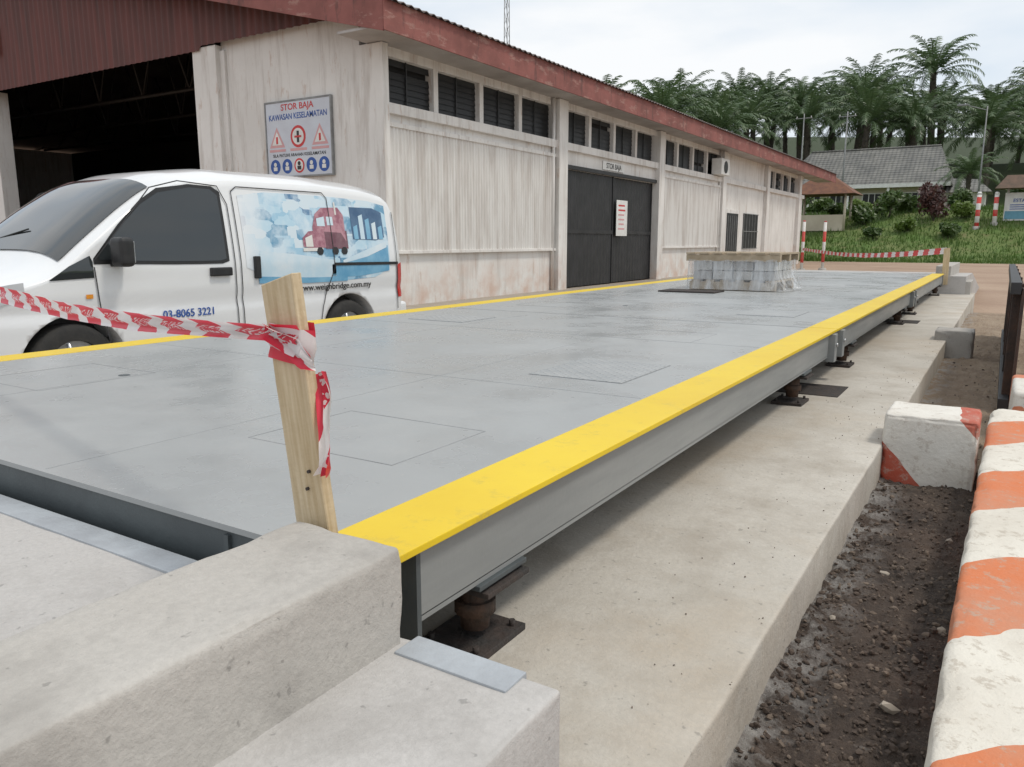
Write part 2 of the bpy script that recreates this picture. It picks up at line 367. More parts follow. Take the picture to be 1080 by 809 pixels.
def frame(x0,x1,y0,y1,w_,z0,z1,m,nm):
    box(nm,x0-w_,x1+w_,y0-w_,y0,z0,z1,m,wb); box(nm,x0-w_,x1+w_,y1,y1+w_,z0,z1,m,wb)
    box(nm,x0-w_,x0,y0,y1,z0,z1,m,wb); box(nm,x1,x1+w_,y0,y1,z0,z1,m,wb)
def cover(x0,x1,y0,y1,m=None):
    z=.6805
    frame(x0,x1,y0,y1,.003,z-.002,z+.0003,JOINT,'cover_joint')
    if m: box('access_cover',x0+.001,x1-.001,y0+.001,y1-.001,z-.001,z+.0022,m,wb)
cover(-1.68,-1.18,1.35,1.74); cover(-1.56,-1.16,2.62,3.12,TREAD); cover(-1.85,-1.35,3.9,4.35)
cover(-1.6,-1.2,5.6,6.1,TREAD); cover(-1.7,-1.25,8.5,8.95); cover(-1.6,-1.2,10.1,10.6,TREAD); cover(-1.6,-1.2,12.6,13.1,TREAD)
cover(-3.3,-2.85,1.4,1.85); cover(-3.4,-2.95,4.1,4.5,TREAD); cover(-3.4,-2.95,5.5,5.95); cover(-3.4,-2.95,10.1,10.6,TREAD)
for (x,y) in [(-2.9,1.75),(-2.6,5.9)]:
    cyl('lifting_hole',(x,y,.6795),(x,y,.6815),.022,.022,DARK_SHADED_STEEL,wb,16)
for x in (-2.87,-1.84):
    box('seam',x-.0015,x+.0015,.9,14.48,.679,.6806,SEAM,wb)
for y in (2.4,3.9,6.5,8.0,11.2,12.9):
    box('seam',XL+.18,XR-.18,y-.0015,y+.0015,.679,.6807,SEAM,wb)
# ---------------------------------------------------------------- soil + gravel + kerb on the right
def soilh(x,y):
    p=Vector((x*3,y*3,0)); h=.2+.02*noise.noise(p)+.018*noise.noise(p*4)+.012*noise.noise(p*11)+.009*noise.noise(p*29)
    k=sstep(1.15,1.5,y+.12*noise.noise(Vector((x*6,y*6,4))))
    h=.2*(1-k)+h*k
    return h*(1-sstep(12,16,y))*(1-sstep(2.2,3.0,x))-.01*sstep(12,16,y)
v=[];f=[]
nxs=[-.40+.016*i for i in range(60)]+[.62+.08*i for i in range(30)]
nys=[-2+.3*i for i in range(10)]+[1+.018*i for i in range(180)]+[4.3+.05*i for i in range(120)]+[10.3+.15*i for i in range(40)]
for y in nys:
    for x in nxs: v.append((x,y,soilh(x,y)))
n=len(nxs)
for j in range(len(nys)-1):
    for i in range(n-1):
        a=j*n+i; f.append((a,a+1,a+n+1,a+n))
def soilmat():
    m,nt,b=nt_new('soil_mat'); co=coords(nt)
    s=N(nt,'ShaderNodeSeparateXYZ'); L(nt,co,s.inputs[0])
    d=mix(nt,noise_fac(nt,co,5,5,.35,.65,.7),(.115,.082,.063),(.055,.042,.035))
    d=mix(nt,mul(nt,noise_fac(nt,co,70,3,.55,.7),.6),d,(.19,.145,.11))
    t=mix(nt,noise_fac(nt,co,3,5,.35,.65),(.38,.29,.205),(.27,.195,.135))
    t=mix(nt,mul(nt,noise_fac(nt,co,40,4,.55,.7),.6),t,(.42,.36,.3))
    w=noise_fac(nt,co,6,5,0,1)
    a=N(nt,'ShaderNodeMath',operation='ADD'); L(nt,s.outputs[1],a.inputs[0]); L(nt,w,a.inputs[1])
    r=N(nt,'ShaderNodeMapRange'); r.inputs['From Min'].default_value=4.0; r.inputs['From Max'].default_value=4.5; L(nt,a.outputs[0],r.inputs['Value'])
    base=mix(nt,r.outputs[0],d,t)
    r2=N(nt,'ShaderNodeMapRange'); r2.inputs['From Min'].default_value=-.36; r2.inputs['From Max'].default_value=-.22; r2.inputs['To Min'].default_value=1; r2.inputs['To Max'].default_value=0; L(nt,s.outputs[0],r2.inputs['Value'])
    base=mix(nt,mul(nt,r2.outputs[0],noise_fac(nt,co,9,5,.45,.6,.7)),base,(.40,.38,.36))
    r3=N(nt,'ShaderNodeMapRange'); r3.inputs['From Min'].default_value=1.85; r3.inputs['From Max'].default_value=1.98; r3.inputs['To Min'].default_value=1; r3.inputs['To Max'].default_value=0; L(nt,a.outputs[0],r3.inputs['Value'])
    base=mix(nt,r3.outputs[0],base,mix(nt,noise_fac(nt,co,14,5,.4,.65),(.46,.44,.41),(.33,.31,.29)))
    L(nt,base,b.inputs['Base Color']); b.inputs['Roughness'].default_value=.95
    add_bump(nt,b,noise_fac(nt,co,50,5,0,1,.75),1,.025)
    return m
SOIL=soilmat()
pyd('soil',v,f,SOIL,smooth=True)
ico=bmesh.new(); bmesh.ops.create_icosphere(ico,subdivisions=1,radius=1)
iv=[x.co.copy() for x in ico.verts]; ifc=[[q.index for q in p.verts] for p in ico.faces]; ico.free()
v=[];f=[];mi=[]
def stone(x,y,s,m_,z=None):
    b0=len(v); rm=Matrix.Rotation(R.uniform(0,6.3),3,(R.random(),R.random(),R.random()+.1))
    sq=Vector((1,R.uniform(.6,1),R.uniform(.4,.8))); z=(soilh(x,y)+s*.15) if z is None else z
    for p in iv:
        q=rm@Vector((p.x*sq.x,p.y*sq.y,p.z*sq.z))*s*(1+.25*R.uniform(-1,1)); v.append((x+q.x,y+q.y,z+q.z))
    for p in ifc: f.append([b0+i for i in p]); mi.append(m_)
for k in range(4200):
    y=1.35+abs(R.gauss(0,1))*1.6 if k<3600 else R.uniform(3.8,9)
    x=R.uniform(-.36,.0) if y<4 else R.uniform(-.36,1)
    if y<1.5 and R.random()<.6: continue
    stone(x,y,R.choice([.002,.003,.004,.005,.006,.009])*R.uniform(.7,1.3),R.choice([0,0,0,0,0,1,1]))
for x,y,s in ((-.12,1.72,.022),(-.22,2.5,.016),(-.07,2.9,.018),(-.3,2.1,.012),(-.05,2.2,.014)): stone(x,y,s,2)
for k in range(170):
    x=-.37-abs(R.gauss(0,1))*.16; y=R.uniform(1.2,8)
    if x<-.85: continue
    stone(x,y,R.uniform(.0012,.0032),R.choice([0,1,1]),.3515)
pyd('gravel',v,f,[mk('stone_a',(.095,.07,.055),rough=.9),mk('stone_b',(.17,.13,.10),rough=.9),mk('stone_c',(.40,.35,.29),rough=.9)],mi=mi)
k_=rough('striped_kerb',-.052,.40,.2,4.42,.02,.40,KERBST,None,bev=.02,cell=.05,amp=.005,chip=.012); k_.rotation_euler=(0,0,-.0145)
rough('painted_concrete_block',-.37,-.02,3.56,3.88,.15,.485,REDWH,None,bev=.012,cell=.025,amp=.005,chip=.022)
rough('concrete_block',-.46,-.16,7.7,8.0,.15,.44,CONC,None,bev=.015,cell=.04,amp=.008,chip=.02)
rough('painted_concrete_block',.10,.42,4.6,5.2,.12,.46,REDWH2,None,bev=.02,cell=.08,amp=.008)
sb=empty('steel_barrier')
RUSTP=mk('rusty_panel',(.085,.045,.03),(.03,.024,.022),scale=6,rough=.8,bump=.5,bscale=30)
for y in (5.6,6.6,7.6,8.6,9.6): box('post',.06,.12,y-.03,y+.03,.12,.95,RUSTP,sb,bev=.004)
for z in (.24,.93): box('rail',.045,.10,5.4,9.8,z-.035,z+.035,BLACK,sb,bev=.004)
box('backing_plate',.105,.12,5.4,9.8,.18,.93,RUSTP,sb)
for y in (5.9,7.9): box('reflector_band',.098,.1045,y,y+.25,.45,.53,PR,sb)
# ---------------------------------------------------------------- plank and tapes
def plank(name,p0,p1,w,t,mat,parent):
    p0=Vector(p0);p1=Vector(p1);d=(p1-p0); Lg=d.length
    bm=bmesh.new(); bmesh.ops.create_cube(bm,size=1); bmesh.ops.scale(bm,vec=(w,t,Lg),verts=bm.verts)
    for i in range(1,14):
        bmesh.ops.bisect_plane(bm,geom=bm.verts[:]+bm.edges[:]+bm.faces[:],plane_co=(0,0,-Lg/2+Lg*i/14),plane_no=(0,0,1))
    for q in bm.verts:
        q.co.x+=.002*noise.noise(q.co*20); q.co.y+=.0015*noise.noise(q.co*15+Vector((5,5,5)))
        if q.co.z>Lg/2-.001: q.co.z+=q.co.x*.12+.004*noise.noise(q.co*60)
    bmesh.ops.bevel(bm,geom=[e for e in bm.edges if e.calc_face_angle(0)>.8],offset=.0015,segments=1,affect='EDGES')
    o=from_bm(name,bm,mat,parent); o.location=(p0+p1)/2
    o.rotation_euler=Vector((0,0,1)).rotation_difference(d.normalized()).to_euler()
    return o
def ribbon(name,pts,w,mat,parent,tilt=None,sub=10,wob=.004,seed=1):
    P=[];U=[];W=[]
    for i in range(len(pts)-1):
        a=pts[i];b_=pts[i+1]
        for k in range(sub):
            t=k/sub; P.append(Vector(a[0]).lerp(Vector(b_[0]),t)); U.append(Vector(a[1]).lerp(Vector(b_[1]),t).normalized()); W.append(a[2]*(1-t)+b_[2]*t)
    P.append(Vector(pts[-1][0]));U.append(Vector(pts[-1][1]).normalized());W.append(pts[-1][2])
    v=[];f=[];uv=[];d=0;nc=5
    for i,p in enumerate(P):
        if i: d+=(p-P[i-1]).length
        tang=(P[min(i+1,len(P)-1)]-P[max(i-1,0)]).normalized(); nrm=tang.cross(U[i]).normalized()
        for c in range(nc):
            s=c/(nc-1)-.5
            q=p+U[i]*s*w*W[i]+nrm*(wob*noise.noise(Vector((d*14,s*6,seed))) + (1-W[i])*w*.22*math.cos(c*math.pi))
            v.append(q[:]); uv.append((d,c/(nc-1)))
    for i in range(len(P)-1):
        for c in range(nc-1):
            a=i*nc+c; f.append((a,a+1,a+nc+1,a+nc))
    o=pyd(name,v,f,mat,parent,smooth=True)
    ul=o.data.uv_layers.new(name='UVMap')
    for lp in o.data.loops: ul.data[lp.index].uv=uv[lp.vertex_index]
    return o
wp=empty('wooden_post')
plank('plank',(-.880,.874,.36),(-.987,.874,1.140),.074,.022,WOODP,wp)
for z_,x_ in ((.80,-.935),(.83,-.930)): cyl('nail',(x_,.858,z_),(x_,.864,z_),.003,.003,RUST,wp,8)
bt=empty('barrier_tape')
UP=(0,0,1)
pts=[((-4.6,1.75,1.09),UP,.9),((-3.9,1.62,1.05),(.1,0,1),1),((-3.1,1.42,1.01),(0,.3,1),.8),((-2.3,1.22,1.005),(0,-.3,1),.75),((-1.7,1.07,1.015),UP,.6),((-1.25,.95,1.035),(0,.2,1),.42),((-1.02,.885,1.05),(.05,0,1),.38),((-.99,.855,1.052),(.1,0,1),.5),((-.935,.853,1.045),(.2,0,1),.75)]
ribbon('tape_run',pts,.07,TAPE,bt,sub=12,wob=.010)
w=.058
ribbon('tape_wrap',[((-1.022,.872,1.042),(.13,0,1),1),((-1.005,.857,1.042),(.13,0,1),1),((-.935,.856,1.034),(.13,0,1),1),((-.915,.872,1.032),(.13,0,1),1),((-.94,.892,1.042),(.13,0,1),1),((-1.01,.892,1.042),(.13,0,1),1)],w,TAPE,bt,sub=6,wob=.006,seed=4)
ribbon('tape_knot',[((-1.01,.853,1.06),(.5,0,1),.4),((-.965,.850,1.045),(.3,0,1),.5),((-.925,.851,1.025),(-.2,0,1),.8),((-.908,.86,1.01),(-.5,0,1),.5)],w,TAPE,bt,sub=8,wob=.012,seed=9)
ribbon('tape_tail',[((-.925,.892,.99),(.8,.1,.4),.3),((-.915,.888,.95),(1,.2,.2),.4),((-.900,.872,.915),(1,.3,.1),.5),((-.885,.858,.875),(1,0,.2),.6),((-.885,.856,.845),(1,-.3,0),.45),((-.895,.858,.83),(1,0,0),.55)],w*.85,TAPE,bt,sub=8,wob=.012,seed=14)
sp=empty('wooden_post')
plank('plank',(-.80,14.62,.5),(-.81,14.62,1.09),.09,.05,WOODP,sp)
sp2=empty('wooden_post')
plank('plank',(-4.62,1.75,0),(-4.62,1.75,1.2),.08,.03,WOODP,sp2)
bt2=empty('barrier_tape')
pts=[]
for i in range(15):
    t=i/14; x=-.81+t*(-6.7+.81); y=14.6+t*(32-14.6); z=1.05*(1-t)+.90*t-.18*math.sin(math.pi*t)*(1-.5*t)
    pts.append(((x,y,z),(0,.3*math.sin(i*2),1),1.35+.25*math.sin(i*3)))
TAPEB=stripes('far_tape_print',(.8,.76,.74),(.68,.05,.05),.7,vec=(-.3,1,.5),wearamt=0,obj=True)
ribbon('tape_run',pts,.075,TAPEB,bt2,sub=4)
for x,y in ((-6.7,32),(-6.15,33.2)):
    e=empty('warning_pole'); cyl('pole',(x,y,0),(x,y,1.95),.06,.06,POLEST,e); cyl('pole_base',(x,y,-.02),(x,y,.15),.18,.14,CONC,e); cyl('pole_cap',(x,y,1.95),(x,y,1.99),.065,.04,PR,e)
# ---------------------------------------------------------------- wrapped pallet on deck
pl=empty('wrapped_pallet')
px0,px1,py0,py1=-2.92,-2.0,8.35,9.20
for i in range(6): 
    xx=px0+.02+i*(px1-px0-.12)/5; box('bottom_slat',xx,xx+.09,py0,py1,.77,.79,WOOD,pl,bev=.002)
for k in (0,.385,.77): box('bearer',px0,px1,py0+k,py0+k+.08,.6835,.77,WOOD,pl,bev=.002)
CG=mk('block_grey',(.54,.53,.51),(.46,.45,.43),scale=6,bump=.3); CB=mk('block_dark',(.42,.41,.40),(.35,.34,.33),scale=6,bump=.3)
for r_ in range(2):
    for i in range(4):
        for j in range(2):
            xx=px0+.03+i*.22; yy=py0+.03+j*.40
            box('stacked_block',xx,xx+.205,yy,yy+.38,.792+r_*.10,.885+r_*.10,CG if (i+j+r_)%3 else CB,pl,bev=.006)
for i in range(7):
    xx=px0-.04+i*(px1-px0-.02)/6; box('top_slat',xx,xx+.1,py0-.03,py1+.03,1.062,1.082,WOOD,pl,bev=.002)
for k in (-.02,.4,.80): box('top_bearer',px0-.04,px1+.04,py0+k,py0+k+.07,.99,1.06,WOOD,pl,bev=.002)
def plasticmat():
    m,nt,b=nt_new('clear_film'); co=coords(nt)
    b.inputs['Base Color'].default_value=(.78,.80,.82,1); b.inputs['Roughness'].default_value=.12
    t=N(nt,'ShaderNodeBsdfTransparent'); ms=N(nt,'ShaderNodeMixShader')
    r=N(nt,'ShaderNodeMapRange'); r.inputs['To Min'].default_value=.14; r.inputs['To Max'].default_value=.62
    L(nt,noise_fac(nt,co,6,4,.40,.66,.6,stretch=(1.8,1.8,.35)),r.inputs['Value']); L(nt,r.outputs[0],ms.inputs[0])
    L(nt,t.outputs[0],ms.inputs[1]); L(nt,b.outputs[0],ms.inputs[2]); L(nt,ms.outputs[0],nt.nodes['Material Output'].inputs[0])
    add_bump(nt,b,noise_fac(nt,co,9,3,0,1,.6,stretch=(1.8,1.8,.5)),1,.03)
    return m
FILM=plasticmat()
v=[];f=[];nr=160;nz=18
cx,cy=(px0+px1)/2,(py0+py1)/2
for j in range(nz+1):
    t=j/nz; z=.686+.315*(1-t)
    for i in range(nr):
        a=2*math.pi*i/nr; ca,sa=math.cos(a),math.sin(a)
        k=max(abs(ca),abs(sa)); rx=.468/k**.98
        side_=max(0,ca)**2*.24+.02
        fold=.5+.5*math.sin(a*19+3*noise.noise(Vector((ca*2,sa*2,1))))
        sp_=1+side_*(t**2.5)*(1+.5*noise.noise(Vector((ca*3,sa*3,t*1.5))))+.018*t*fold+.012*noise.noise(Vector((ca*7,sa*7,t*3)))
        v.append((cx+ca*rx*sp_*1.02,cy+sa*rx*sp_*.96,z+ (.02*noise.noise(Vector((ca*6,sa*6,t*7))) if j<nz else .004)))
for j in range(nz):
    for i in range(nr):
        a=j*nr+i;b_=j*nr+(i+1)%nr; f.append((a,b_,b_+nr,a+nr))
pyd('plastic_film',v,f,FILM,pl,smooth=True)
box('spare_plate',-3.05,-2.45,7.75,8.10,.6815,.695,RUST,pl,bev=.003)
# ---------------------------------------------------------------- warehouse
wh=empty('warehouse')
WX=-9.5; Y0=10.8; bay=6.5; NB=5; YE=Y0+bay*NB+1.2
ds,de=Y0+bay+.28,Y0+2*bay-.22
box('wall_lower_bay1',WX-.25,WX,Y0,ds,-.1,3.42,WALL,wh)
box('wall_lower_rest',WX-.25,WX,de,YE,-.1,3.42,WALL,wh)
box('door_lintel',WX-.25,WX,ds,de,2.98,3.42,WALL,wh)
box('sill_band',WX-.25,WX+.10,Y0,YE,3.42,3.60,WALL,wh,bev=.01)
box('wall_top',WX-.25,WX,Y0,YE,4.40,5.0,WALL,wh)
for i in range(NB+1):
    y=Y0+i*bay
    box('pilaster',WX-.40 if i==0 else WX-.26,WX+.16,y-.06 if i==0 else y-.22,y+.10 if i==0 else y+.22,-.1,4.55,WALL,wh,bev=.012)
for i in range(NB):
    a=Y0+i*bay+(.10 if i==0 else .22); b_=Y0+(i+1)*bay-.22
    if i==3:
        box('wall_infill',WX-.25,WX-.01,a,b_,3.60,4.40,WALL,wh); continue
    nw=4; wd=(b_-a)/nw
    for k in range(nw):
        y=a+k*wd
        box('window_frame_v',WX-.25,WX-.005,y-.07 if k else y,y+.07,3.60,4.40,WALL,wh)
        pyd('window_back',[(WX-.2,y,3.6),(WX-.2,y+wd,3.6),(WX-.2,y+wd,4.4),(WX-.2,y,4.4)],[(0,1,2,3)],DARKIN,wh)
        for q in range(7):
            z=3.62+q*.11
            if R.random()<.12: continue
            pyd('louvre',[(WX-.13,y+.07,z+.125),(WX-.11,y+.07,z),(WX-.11,y+wd-.07,z),(WX-.13,y+wd-.07,z+.125)],[(0,1,2,3)],GLASSD,wh)
        box('window_stay',WX-.105,WX-.085,y+wd/2-.012,y+wd/2+.012,3.6,4.40,BLACK,wh)
    if i in (0,2):
        n=int((b_-a-.1)/.0125); v=[];f=[]
        for k in range(n+1):
            y=a+.05+k*.0125; xx=WX+.045+.018*math.sin(2*math.pi*(y-a)/.1)
            v+= [(xx,y,1.02),(xx,y,3.22)]
        for k in range(n): f.append((2*k,2*k+2,2*k+3,2*k+1))
        pyd('corrugated_panel',v,f,SHEETW,wh,smooth=True)
        box('panel_top_rail',WX,WX+.08,a,b_,3.20,3.28,WALL,wh,bev=.005)
        box('panel_bottom_rail',WX,WX+.09,a,b_,.97,1.03,WALL,wh,bev=.005)
for k,(a,b_) in enumerate(((ds,(ds+de)/2+.02),((ds+de)/2-.02,de))):
    xo=WX-.04-k*.06
    n=int((b_-a)/.05); v=[];f=[]
    for q in range(n+1):
        y=a+q*(b_-a)/n; xx=xo+.006*(1 if (q//2)%2 else -1); v+=[(xx,y,.03),(xx,y,2.98)]
    for q in range(n): f.append((2*q,2*q+2,2*q+3,2*q+1))
    pyd('sliding_door_leaf',v,f,BLACK,wh)
    box('door_edge',xo-.02,xo+.03,a,a+.06,.03,2.98,BLACK,wh)
    box('door_edge',xo-.02,xo+.03,b_-.06,b_,.03,2.98,BLACK,wh)
    box('door_rail',xo-.02,xo+.032,a+.06,b_-.06,1.4,1.5,BLACK,wh)
box('door_track',WX+.005,WX+.07,ds-.1,de+.1,2.98,3.08,BLACK,wh,bev=.005)
nb=empty('door_notice')
yN=(ds+de)/2+.1
box('board',WX+.035,WX+.05,yN,yN+.75,1.35,2.35,PW,nb,bev=.004)
for q in range(6): box('notice_line',WX+.0505,WX+.053,yN+.1+R.uniform(0,.06),yN+.65-R.uniform(0,.15),2.2-q*.13-.02,2.2-q*.13+.025,PR if q<2 else PINK,nb)
nb2=empty('name_board')
box('board',WX+.01,WX+.03,yN-.9,yN+.5,3.12,3.34,PW,nb2,bev=.003)
text('lettering','STOR BAJA',(WX+.033,yN-.2,3.23),.2,(math.pi/2,0,math.pi/2),BLACK,nb2)
y4=Y0+3*bay
box('office_door_frame',WX,WX+.05,y4+.6,y4+2.4,.0,2.45,WALL,wh,bev=.01)
box('office_door',WX+.05,WX+.07,y4+.75,y4+2.25,.02,2.3,BLACK,wh,bev=.005)
for k in range(5): box('grille',WX+.07,WX+.085,y4+.85+k*.28,y4+.88+k*.28,.3,2.2,POLE,wh)
box('office_window',WX+.005,WX+.03,y4+3.2,y4+5.4,.9,2.35,GLASSD,wh)
for k in range(6): box('window_bar',WX+.03,WX+.045,y4+3.2+k*.43,y4+3.225+k*.43,.9,2.35,POLE,wh)
for z in (.88,1.6,2.33): box('window_bar_h',WX+.047,WX+.06,y4+3.15,y4+5.45,z,z+.03,POLE,wh)
ac=empty('air_conditioner_unit'); 
box('casing',WX+.02,WX+.4,y4-1.3,y4-.3,3.62,4.2,PW,ac,bev=.02); cyl('fan_grille',(WX+.4,y4-.8,3.9),(WX+.415,y4-.8,3.9),.22,.22,BLACKPL,ac,20)
for y in (Y0+bay-.35,Y0+3*bay-.35): cyl('downpipe',(WX+.06,y,.0),(WX+.06,y,4.55),.045,.045,WALL,wh,8)
# gable side
box('gable_wall',-13.57,WX-.41,Y0+.0,Y0+.22,-.1,5.2,WALL,wh)
box('gable_pilaster',-14.26,-13.55,Y0-.16,Y0+.25,-.1,5.0,WALL,wh,bev=.012)
box('gable_pilaster_inner',-13.56,-13.42,Y0-.06,Y0-.001,-.1,4.9,WALL,wh,bev=.01)
box('gable_pilaster_left',-23.2,-22.5,Y0-.1,Y0+.3,-.1,5.0,WALL,wh,bev=.012)
box('gable_wall_left',-35.5,-23.2,Y0,Y0+.22,-.1,5.0,WALL,wh)
lb=empty('name_board'); box('board',-22.7,-21.6,Y0-.32,Y0-.27,5.75,6.5,PINK,lb,bev=.01)
text('lettering','BAJA',(-22.15,Y0-.325,6.27),.3,(math.pi/2,0,0),PW,lb); text('lettering2','STOR',(-22.15,Y0-.325,5.96),.28,(math.pi/2,0,0),PW,lb)
slope=.25; XRG=-22.5
def roofz(x): return 4.98+slope*((WX+.8)-x) if x>XRG else 4.98+slope*((WX+.8)-XRG)-slope*(XRG-x)
v=[];f=[]; n=int(26.6/.05)
for k in range(n+1):
    x=-35.6+k*.05; yy=Y0-.20+.02*math.sin(2*math.pi*x/.2)
    v+=[(x,yy,4.93+(.08 if x>-14 else 0)),(x,yy,max(5.02,roofz(x)-.02))]
for k in range(n): f.append((2*k,2*k+2,2*k+3,2*k+1))
pyd('gable_cladding',v,f,SHEETR,wh,smooth=True)
YF=Y0-.75; YB=YE+4.5
EX=WX+.8
v=[(EX,YF,4.95),(EX,YB,4.95),(XRG,YF,roofz(XRG)),(XRG,YB,roofz(XRG)),(-36.3,YF,4.95),(-36.3,YB,4.95)]
v2=[(a,b_,c-.05) for a,b_,c in v]
pyd('roof',v+v2,[(0,1,3,2),(2,3,5,4),(7,6,8,9),(9,8,10,11),(0,2,8,6),(2,4,10,8),(1,7,9,3),(3,9,11,5),(0,6,7,1)],ROOFM,wh)
box('eave_fascia',EX-.0,EX+.03,YF-.02,YB,4.50,4.97,FASCIA,wh,bev=.004)
v=[];f=[]; n=int((YB-YF)/.04)
for k in range(n+1):
    y=YF+k*.04; dz=.018*math.sin(2*math.pi*y/.2); v+=[(EX-.15,y,5.035+dz),(EX+.10,y,4.975+dz),(EX+.10,y,4.962+dz)]
for k in range(n): a=3*k; f+=[(a,a+3,a+4,a+1),(a+1,a+4,a+5,a+2)]
pyd('roof_sheet_edge',v,f,ROOFM,wh,smooth=True)
box('eave_soffit',WX-.2,EX,YF,YB,4.56,4.60,mk('soffit',(.45,.42,.4),(.3,.27,.25),scale=1),wh)
v=[(EX+.02,YF-.025,4.48),(EX+.02,YF-.025,5.0),(XRG,YF-.025,roofz(XRG)+.05),(XRG,YF-.025,roofz(XRG)-.4),
   (EX+.02,YF,4.48),(EX+.02,YF,5.0),(XRG,YF,roofz(XRG)+.05),(XRG,YF,roofz(XRG)-.4)]
pyd('verge_board',v,[(0,1,2,3),(7,6,5,4),(0,3,7,4),(1,5,6,2)],FASCIA,wh)
box('back_wall',-35.4,-9.8,YE-.3,YE,-.1,5.0,WALL,wh)
box('far_side_wall',-35.6,-35.4,Y0,YE,-.1,5.0,WALL,wh)
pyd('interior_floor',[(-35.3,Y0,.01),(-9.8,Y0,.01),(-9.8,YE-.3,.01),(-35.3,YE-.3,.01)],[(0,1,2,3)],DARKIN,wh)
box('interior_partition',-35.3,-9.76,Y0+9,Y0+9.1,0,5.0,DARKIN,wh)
pyd('back_gable',[(WX,YE,4.9),(XRG,YE,roofz(XRG)-.1),(-35.5,YE,4.9)],[(0,1,2)],WALL,wh)
TR=mk('truss_dark',(.03,.026,.024),(.02,.019,.018))  # truss colour darkened to stand for the unlit interior
for k in range(3):
    y=Y0+2.5+k*2.6
    cyl('truss_bottom',(-35,y,5.0),(-10,y,5.0),.05,.05,TR,wh,6)
    for q in range(12):
        x=-12-q*1.0*2
        cyl('truss_web',(x,y,5.0),(x-1,y,roofz(x-1)-.2),.03,.03,TR,wh,5); cyl('truss_web2',(x-1,y,roofz(x-1)-.2),(x-2,y,5.0),.03,.03,TR,wh,5)
for k in range(5): box('stored_stack',-21.5+k*1.5,-20.3+k*1.5,Y0+5,Y0+6.5,0,1.3+.3*(k%3),DARKIN,wh,bev=.05)
# ---------------------------------------------------------------- safety sign on gable
sg=empty('safety_sign')
sx0,sx1,sz0,sz1=-12.32,-10.62,2.43,3.78; yS=Y0-.03
box('panel',sx0,sx1,yS-.02,yS,sz0,sz1,SIGNBG,sg,bev=.003)
for a in ((sx0-.03,sx1+.03,sz0-.03,sz0),(sx0-.03,sx1+.03,sz1,sz1+.03),(sx0-.03,sx0,sz0,sz1),(sx1,sx1+.03,sz0,sz1)):
    box('frame',a[0],a[1],yS-.03,yS+.02,a[2],a[3],POLE,sg)
cxs=(sx0+sx1)/2; RF=(math.pi/2,0,0); yt=yS-.0225
text('title','STOR BAJA',(cxs,yt,3.68),.16,RF,PR,sg,sx=1.1)
text('subtitle','KAWASAN KESELAMATAN',(cxs,yt,3.51),.15,RF,PB,sg,sx=.86)
for i,c in enumerate((sx0+.28,cxs,sx1-.28)):
    def tri(x,z,r,m,y):
        pyd('warning_triangle',[(x-r,y,z-r*.8),(x+r,y,z-r*.8),(x,y,z+r)],[(0,1,2)],m,sg)
    if i!=1:
        tri(c,3.13,.21,PINK,yS-.0215); tri(c,3.12,.14,PW,yS-.024); box('glyph',c-.025,c+.025,yS-.027,yS-.025,3.03,3.16,PR,sg)
    else:
        cyl('ring',(c,yS-.02,3.14),(c,yS-.023,3.14),.2,.2,PR,sg,28); cyl('ring_in',(c,yS-.023,3.14),(c,yS-.025,3.14),.15,.15,PW,sg,28)
        box('glyph',c-.03,c+.03,yS-.028,yS-.0255,3.03,3.24,BLACK,sg); box('glyph2',c-.09,c+.09,yS-.03,yS-.0285,3.12,3.155,PR,sg)
    box('pink_label',c-.22,c+.22,yS-.0235,yS-.021,2.885,2.93,PINK,sg)
text('caption','SILA PATUHI ARAHAN KESELAMATAN',(cxs,yt,2.81),.083,RF,BLACK,sg,sx=1.0)
for i in range(5):
    c=sx0+.2+i*(sx1-sx0-.4)/4
    m=PR if i==2 else PB
    cyl('icon',(c,yS-.02,2.61),(c,yS-.023,2.61),.135,.135,m,sg,24)
    if i==2: cyl('icon_in',(c,yS-.023,2.61),(c,yS-.0245,2.61),.1,.1,PW,sg,24)
    cyl('icon_head',(c,yS-.0245,2.65),(c,yS-.027,2.65),.04,.04,PW if i!=2 else BLACK,sg,12); box('icon_body',c-.05,c+.05,yS-.027,yS-.0245,2.535,2.605,PW if i!=2 else BLACK,sg)
# ---------------------------------------------------------------- van
van=empty('parked_van')
VX=-6.30; VY=2.16
Tp=[(0,.60),(.03,.74),(.12,.88),(.35,.97),(.65,1.06),(.74,1.10),(.92,1.25),(1.25,1.50),(1.5,1.665),(1.75,1.755),(2.2,1.815),(3.2,1.83),(3.9,1.80),(4.12,1.765),(4.22,1.70),(4.28,1.56),(4.32,1.3),(4.36,1.0),(4.40,.75),(4.42,.55)]
def interp(tb,u):
    if u<=tb[0][0]: return tb[0][1]
    for i in range(len(tb)-1):
        if u<=tb[i+1][0]:
            t=(u-tb[i][0])/(tb[i+1][0]-tb[i][0]); 
            return tb[i][1]+(tb[i+1][1]-tb[i][1])*t
    return tb[-1][1]
def T(u):
    if .15<u<4.1:
        return sum(interp(Tp,u+d_)*w_ for d_,w_ in ((-.09,.1),(-.045,.25),(0,.3),(.045,.25),(.09,.1)))
    return interp(Tp,u)
def hw(u,z):
    w_=.85
    if z>1.0: w_-=.13*((z-1.0)/.86)**1.25
    if z<.5: w_-=.04*((.5-z)/.3)**2
    w_+= -.014*math.exp(-((z-.72)/.05)**2)
    df=u; 
    if df<.7: w_-=.26*((.7-df)/.7)**2.2
    dr=4.42-u
    if dr<.22: w_-=.11*((.22-dr)/.22)**2.5
    return w_
RT=.12
def ztop(u,w_):
    W=hw(u,T(u)-RT); return T(u)-RT*(abs(w_)/W)**4
